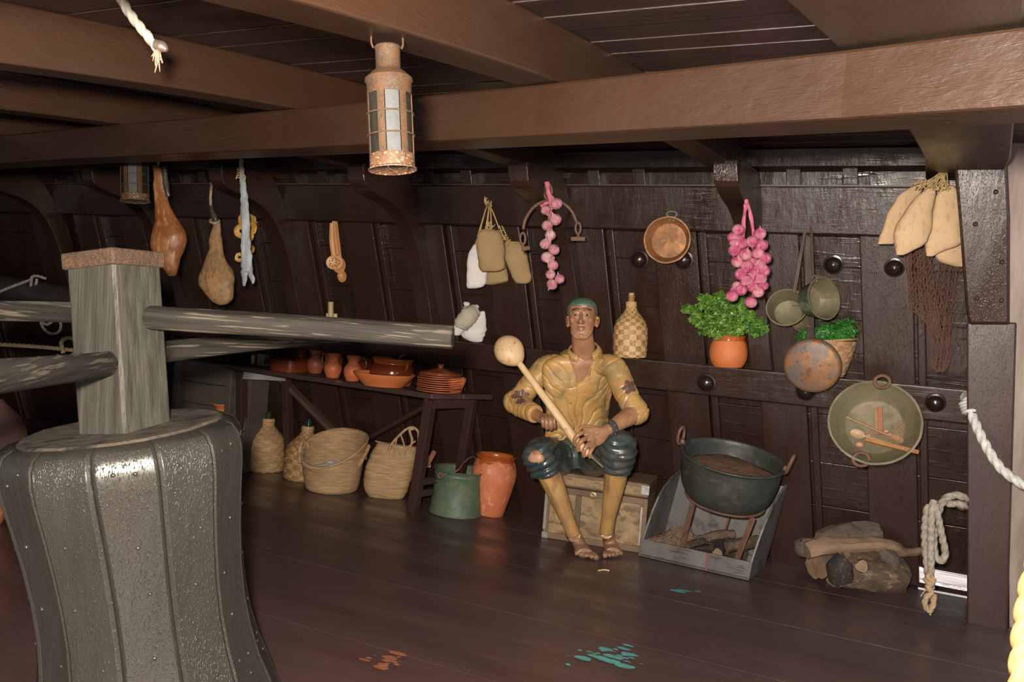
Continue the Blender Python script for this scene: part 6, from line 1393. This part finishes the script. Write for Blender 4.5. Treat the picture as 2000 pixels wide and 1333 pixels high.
# ---------------- shirt
S = M(); torso(S, [(r[0], r[1], r[2], r[3], r[4]) for r in TR[2:]], .006)
def TS(pts, r, sub=6, n=24): S.tube([Vector(p) for p in pts], r, n, sub=sub)
torso(S, [(852, 1127, 55, 4.495, .120), (838, 1128, 53, 4.48, .116), (815, 1128, 53, 4.46, .114)], .004)
TS([A_(1106, 712, 4.38), SL, SL.lerp(EL, .45) + IMX * -.004, EL.lerp(SL, .12), EL + IMX * -.012, EL.lerp(WL, .35) + Vector((0, 0, -.004)), EL.lerp(WL, .80)], [.048, .061, .062, .060, .061, .057, .047])
TS([A_(1164, 712, 4.38), SR, SR.lerp(ER, .45), ER.lerp(SR, .2), ER + IMX * .010, ER.lerp(WR, .10)], [.048, .062, .062, .058, .061, .056])
sh = voxel(S, .0048, 3, .5); co, nr = verts(sh); px, py = pix(co)
front = nr @ np.array(FWD) < .35
def seg(co, a, b):
    a = np.array(a); b = np.array(b); d = b - a; t = ((co - a) @ d) / (d @ d); q = a + np.clip(t, 0, 1)[:, None] * d; return t, np.linalg.norm(co - q, axis=1)
nz = np.array([noise.noise_vector(Vector(c) * 9)[0] for c in co]); nz2 = np.array([noise.noise_vector(Vector(c) * 17 + Vector((5, 1, 2)))[0] for c in co])
disp = np.zeros(len(co))
tL, dL = seg(co, SL, EL); tL2, dL2 = seg(co, EL, WL); tR, dR_ = seg(co, SR, ER)
arm = np.minimum(np.minimum(dL, dL2), dR_) < .088
# sleeves: slanting gathers round the arm, stronger at the elbows
for (t, d_, ax, w_) in ((tL, dL, EL - SL, 1), (tL2, dL2, WL - EL, 1.0), (tR, dR_, ER - SR, 1)):
    mk = d_ < .088; ph = (co @ np.array(IMX)) * 30 + (co @ np.array(FWD)) * 22
    disp += mk * w_ * -.0068 * np.exp(-(np.sin(t * 16 + 4.2 * nz + ph * .6) / .30) ** 2) * np.clip(.35 + np.abs(t - .35) * 1.1, .3, 1.1)
# body: folds fanning out from the tied waist, drapes across the chest
kx, ky = 1128, 842; ang = np.arctan2(px - kx, ky - py + 4); rad = np.hypot(px - kx, py - ky)
bodyw = ~arm & front
vall = lambda ph_, w=.42: -np.exp(-(np.sin(ph_) / w) ** 2)
fan = vall(ang * 9.0 + nz * 2.6, .34) * np.clip(1 - rad / 125, 0, 1) ** .5 * np.clip(rad / 14, 0, 1)
dr = vall((py - 735 + ((px - 1128) / 30.) ** 2 * 7) * .17 + nz * 3.0, .30) * np.clip((rad - 60) / 40, 0, 1) * np.clip((py - 738) / 20, 0, 1)
drL = vall((px - 1060) * .16 - (py - 700) * .10 + nz * 2.4, .30) * np.clip((1112 - px) / 12, 0, 1) * np.clip((775 - py) / 20, 0, 1)
drR = vall((px - 1060) * .15 + (py - 700) * .11 + nz * 2.4, .30) * np.clip((px - 1158) / 12, 0, 1) * np.clip((790 - py) / 20, 0, 1)
disp += bodyw * (.0095 * fan + .0055 * dr + .0060 * drL + .0060 * drR)
disp += .0020 * nz2 + .002 * nz
co2 = co + nr * disp[:, None]; setverts(sh, co2)
from mathutils.bvhtree import BVHTree
SBVH = BVHTree.FromPolygons([tuple(v) for v in co2], [tuple(p.vertices) for p in sh.polygons])
# neck opening
V = [(1106, 676), (1113, 702), (1121, 721), (1127, 747), (1140, 742), (1151, 732), (1154, 718), (1161, 701), (1165, 680), (1160, 640), (1110, 640)]
bm = bmesh.new(); bm.from_mesh(sh); bm.verts.ensure_lookup_table(); px, py = pix(co2); nf = nr @ np.array(FWD)
ins = inpoly(px, py, V) & (nf < .2); topcut = (co2[:, 2] > NB.z - .012)
nb = np.linalg.norm(co2[:, :2] - np.array(NB)[:2], axis=1) < .074
hemL = tL2 > .70; hemL &= dL2 < .09
tRR, dRR = seg(co, ER, WR); cuffR = (tRR > .28) & (dRR < .09) & (tRR < 1) & ~(dR_ < .05)
kill = ins | (topcut & nb)
bmesh.ops.delete(bm, geom=[bm.verts[i] for i in np.nonzero(kill)[0]], context='VERTS'); bm.to_mesh(sh); bm.free()
fc = fcent(sh); px, py = pix(fc); idx = np.zeros(len(fc), int)
def ell(cx, cy, rx, ry, a=0):
    c_, s_ = math.cos(a), math.sin(a); u = (px - cx) * c_ + (py - cy) * s_; v = -(px - cx) * s_ + (py - cy) * c_
    return (u / rx) ** 2 + (v / ry) ** 2 < 1 + .35 * np.sin(np.arctan2(v, u) * 5)
camside = (fc[:, 1] < 4.42)
idx[camside & (ell(1016, 771, 17, 8, -.2) | ell(1017, 785, 10, 5, -.2) | ell(1228, 757, 12, 13, .2) )] = 1
sho = meshobj('shirt', sh, [m_shirt, m_patch], man, idx); so = sho.modifiers.new('thick', 'SOLIDIFY'); so.thickness = .004; so.offset = 1
# collar, placket, button
def onS(px, py, off=.0, fall=4.36):
    r = Vector(ray(px, py)); h = SBVH.ray_cast(Vector(CAM), r)
    return (h[0] - r * off) if h[0] is not None else ony(px, py, fall)
LV = [onS(1127, 748), onS(1121, 722), onS(1113, 703), onS(1105, 688)]; RV = [onS(1161, 702), onS(1153, 721), onS(1149, 734), onS(1139, 743)]
m = M(); cu = (hd(0, .018, -.09) - NB).normalized(); Tn = frame(cu, IMX); rows_ = []; NC = 26
for q in range(NC + 1):
    f = q / NC; a = math.radians(-90 + 26) + f * math.radians(360 - 52) ; fr = abs(f - .5) * 2; c_, s_ = math.cos(a), math.sin(a)
    rows_.append((NB + Tn @ Vector((.072 * c_, .070 * s_, .034 - .012 * fr ** 4)), NB + Tn @ Vector((.079 * c_, .077 * s_, .042 - .012 * fr ** 4)), NB + Tn @ Vector((.103 * c_, .094 * s_ + .0, .006 - .012 * fr ** 3))))
m.add([p for r_ in rows_ for p in r_], [f for q in range(NC) for f in ((3 * q, 3 * q + 3, 3 * q + 4, 3 * q + 1), (3 * q + 1, 3 * q + 4, 3 * q + 5, 3 * q + 2))])
co_ = obj('collar', m, m_shirt, man, smooth=180); so = co_.modifiers.new('thick', 'SOLIDIFY'); so.thickness = .006; so.offset = 0
for E_ in (LV, RV):
    m = M(); m.tube(E_, [.006, .0065, .0065, .006], 10, sub=5, flat=.6); obj('collar_edge', m, m_shirt, man, smooth=180)
for pts in ([(1107, 682), (1093, 690), (1098, 696), (1114, 704)], [(1165, 682), (1174, 693), (1184, 703), (1161, 700)]):
    m = M(); q = [onS(x, y, .006) for i, (x, y) in enumerate(pts)]; m.hexa([p + FWD * .012 for p in q], [p - FWD * .004 for p in q]); obj('lapel', m, m_shirt, man, bevel=.003, smooth=60)
m = M(); m.tube([onS(x, y) for x, y in ((1127, 748), (1129, 765), (1125, 785), (1117, 805), (1116, 822))], .0055, 8, sub=5, flat=.6); obj('placket', m, m_shirt, man, smooth=180)
m = M(); m.ball(onS(1114, 787), .006, 0, 10, 6); obj('button', m, m_brow, man)
m = M(); m.tube([A_(1116, 838, 4.35), A_(1108, 845, 4.325), A_(1100, 856, 4.31), A_(1092, 857, 4.31), A_(1096, 852, 4.31)], [.012, .012, .015, .012, .006], 10, sub=5, flat=.5); m.tube([A_(1080, 832, 4.37), A_(1100, 834, 4.36), A_(1120, 837, 4.355)], [.013, .013, .012], 10, sub=4); obj('waist_sash', m, m_shirt, man, smooth=180)
# wristband
m = M(); u = (WR - ER).normalized(); c = WR - u * .010; Tw = frame(u)
m.lathe([(.0345, -.019), (.0385, -.018), (.0395, -.010), (.0385, 0), (.0395, .010), (.0375, .018), (.0345, .019)], 28, 0, Tw, c)
for q in range(9): m.ball(c + Tw @ Vector((.039 * math.cos(q * .7), .039 * math.sin(q * .7), 0)), .0038, 1, 8, 5)
obj('wristband', m, [pm('grey leather wristband', (.075, .07, .066), (.045, .042, .04), 20., .4, bump=.3), m_tinb], man, smooth=40)
# ---------------- trousers
Q = M()
def TQ(pts, r, sub=6, n=24): Q.tube([Vector(p) for p in pts], r, n, sub=sub)
torso(Q, [(905, 1128, 62, 4.54, .128), (885, 1127, 62, 4.53, .128), (862, 1127, 58, 4.51, .124), (846, 1127, 53, 4.49, .118)], .004)
hemdL, hemdR = KL.lerp(AL, .22), KR.lerp(AR, .24)
TQ([HPL + Vector((0, 0, -.005)), HPL.lerp(KL, .5), KL + Vector((0, .015, .0)), KL.lerp(AL, .10) + Vector((0, .012, 0)), hemdL + Vector((0, .012, 0))], [.105, .100, .086, .082, .077])
TQ([HPR + Vector((0, 0, -.005)), HPR.lerp(KR, .5), KR + Vector((0, .015, .0)), KR.lerp(AR, .10) + Vector((0, .012, 0)), hemdR + Vector((0, .012, 0))], [.105, .102, .090, .086, .079])
# cloth hanging between the thighs over the chest edge
Q.rings([[A_(1082, 868, 4.41), A_(1186, 868, 4.41), A_(1186, 868, 4.55), A_(1082, 868, 4.55)], [A_(1076, 895, 4.40), A_(1188, 895, 4.40), A_(1188, 895, 4.55), A_(1076, 895, 4.55)], [A_(1074, 912, 4.415), A_(1184, 912, 4.415), A_(1184, 912, 4.45), A_(1074, 912, 4.45)], [A_(1092, 914, 4.41), A_(1172, 917, 4.41), A_(1172, 917, 4.44), A_(1092, 914, 4.44)]])
tq = voxel(Q, .005, 3, .5); co, nr = verts(tq)
nz = np.array([noise.noise_vector(Vector(c) * 8 + Vector((3, 3, 3)))[0] for c in co]); disp = .004 * nz
for H_, K_, A2 in ((HPL, KL, AL), (HPR, KR, AR)):
    t, d_ = seg(co, H_, K_); disp += (d_ < .125) * .0045 * np.sin(t * 17 + nz * 5 + co[:, 0] * 25) * np.clip(t, 0, 1)
    t2, d2 = seg(co, K_, A2); disp += (d2 < .115) * (t2 > -.1) * .0042 * np.sin(t2 * 75 + nz * 4 + co[:, 0] * 10)
co2 = co + nr * disp[:, None]; setverts(tq, co2)
px, py = pix(co2); bm = bmesh.new(); bm.from_mesh(tq); bm.verts.ensure_lookup_table()
th = np.arctan2(py - 893, px - 1047); hole = (((px - 1047) / 14) ** 2 + ((py - 893) / 11.5) ** 2 < 1 + .3 * np.sin(3 * th)) & (co2[:, 1] < 4.18)
bmesh.ops.delete(bm, geom=[bm.verts[i] for i in np.nonzero(hole)[0]], context='VERTS'); bm.to_mesh(tq); bm.free()
tqo = meshobj('trousers', tq, [m_trou], man); so = tqo.modifiers.new('thick', 'SOLIDIFY'); so.thickness = .004; so.offset = 1
kp = M(); kp.ball(A_(1047, 895, 4.086), .050, 0, 16, 10, (1, .5, .85)); obj('knee_skin', kp, pm('pinkish knee', (.50, .27, .17), (.40, .2, .12), 9., .45, bump=.1), man, smooth=180)
# ---------------- paddle
pd = thing('wooden_paddle', P1, 'long pale wooden paddle with a round thick head held by the seated man', 'paddle')
m = M(); m.tube([P0 - (P1 - P0).normalized() * .03, P0.lerp(P1, .3), P0.lerp(P1, .7), P1, P1.lerp(P2, .5)], [.016, .019, .022, .0235, .020], 16, sub=5, fn=lambda a, u, i: .0010 * math.sin(3 * a + i * .3)); obj('shaft', m, m_palew, pd, smooth=60)
m = M(); m.tube([P1.lerp(P2, .42), P1.lerp(P2, .8), P2], [.018, .013, .004], 12, sub=4, flat=.6); obj('handle_tip', m, pm('dark worn tip', (.06, .045, .03), (.35, .24, .11), 14., .5, bump=.3, stretch=(1, 1, 1)), pd, smooth=60)
dB_ = dep(A_(995, 685, 4.00)); u = (P0 - P1).normalized(); nn = (-FWD + IMX * .3 + IMY * .15); nn = (nn - u * nn.dot(u)).normalized(); Tb = Matrix((u.cross(nn), u, nn)).transposed(); cB_ = ond(996, 686, dB_)
m = M(); m.ball(Vector((0, 0, 0)), 1, 0, 30, 18); kk = dB_ / FPX
def headshape(v):
    w = (1.0 - .22 * max(0, -v.y) ** 1.5) * (1 - .10 * max(0, v.x + v.y * -.5) ** 2); return Tb @ Vector((v.x * 31 * kk * w, (v.y * 34 + 0) * kk, v.z * 22 * kk)) + cB_
m.v = [headshape(v) for v in m.v]; m.warp(.004, 12, 4)
obj('paddle_head', m, pm('stained pale wood', (.62, .43, .24), (.50, .32, .16), 7., .5, bump=.3, bscale=30., c3=(.45, .19, .09), s3=5., t3=.64), pd, smooth=180)
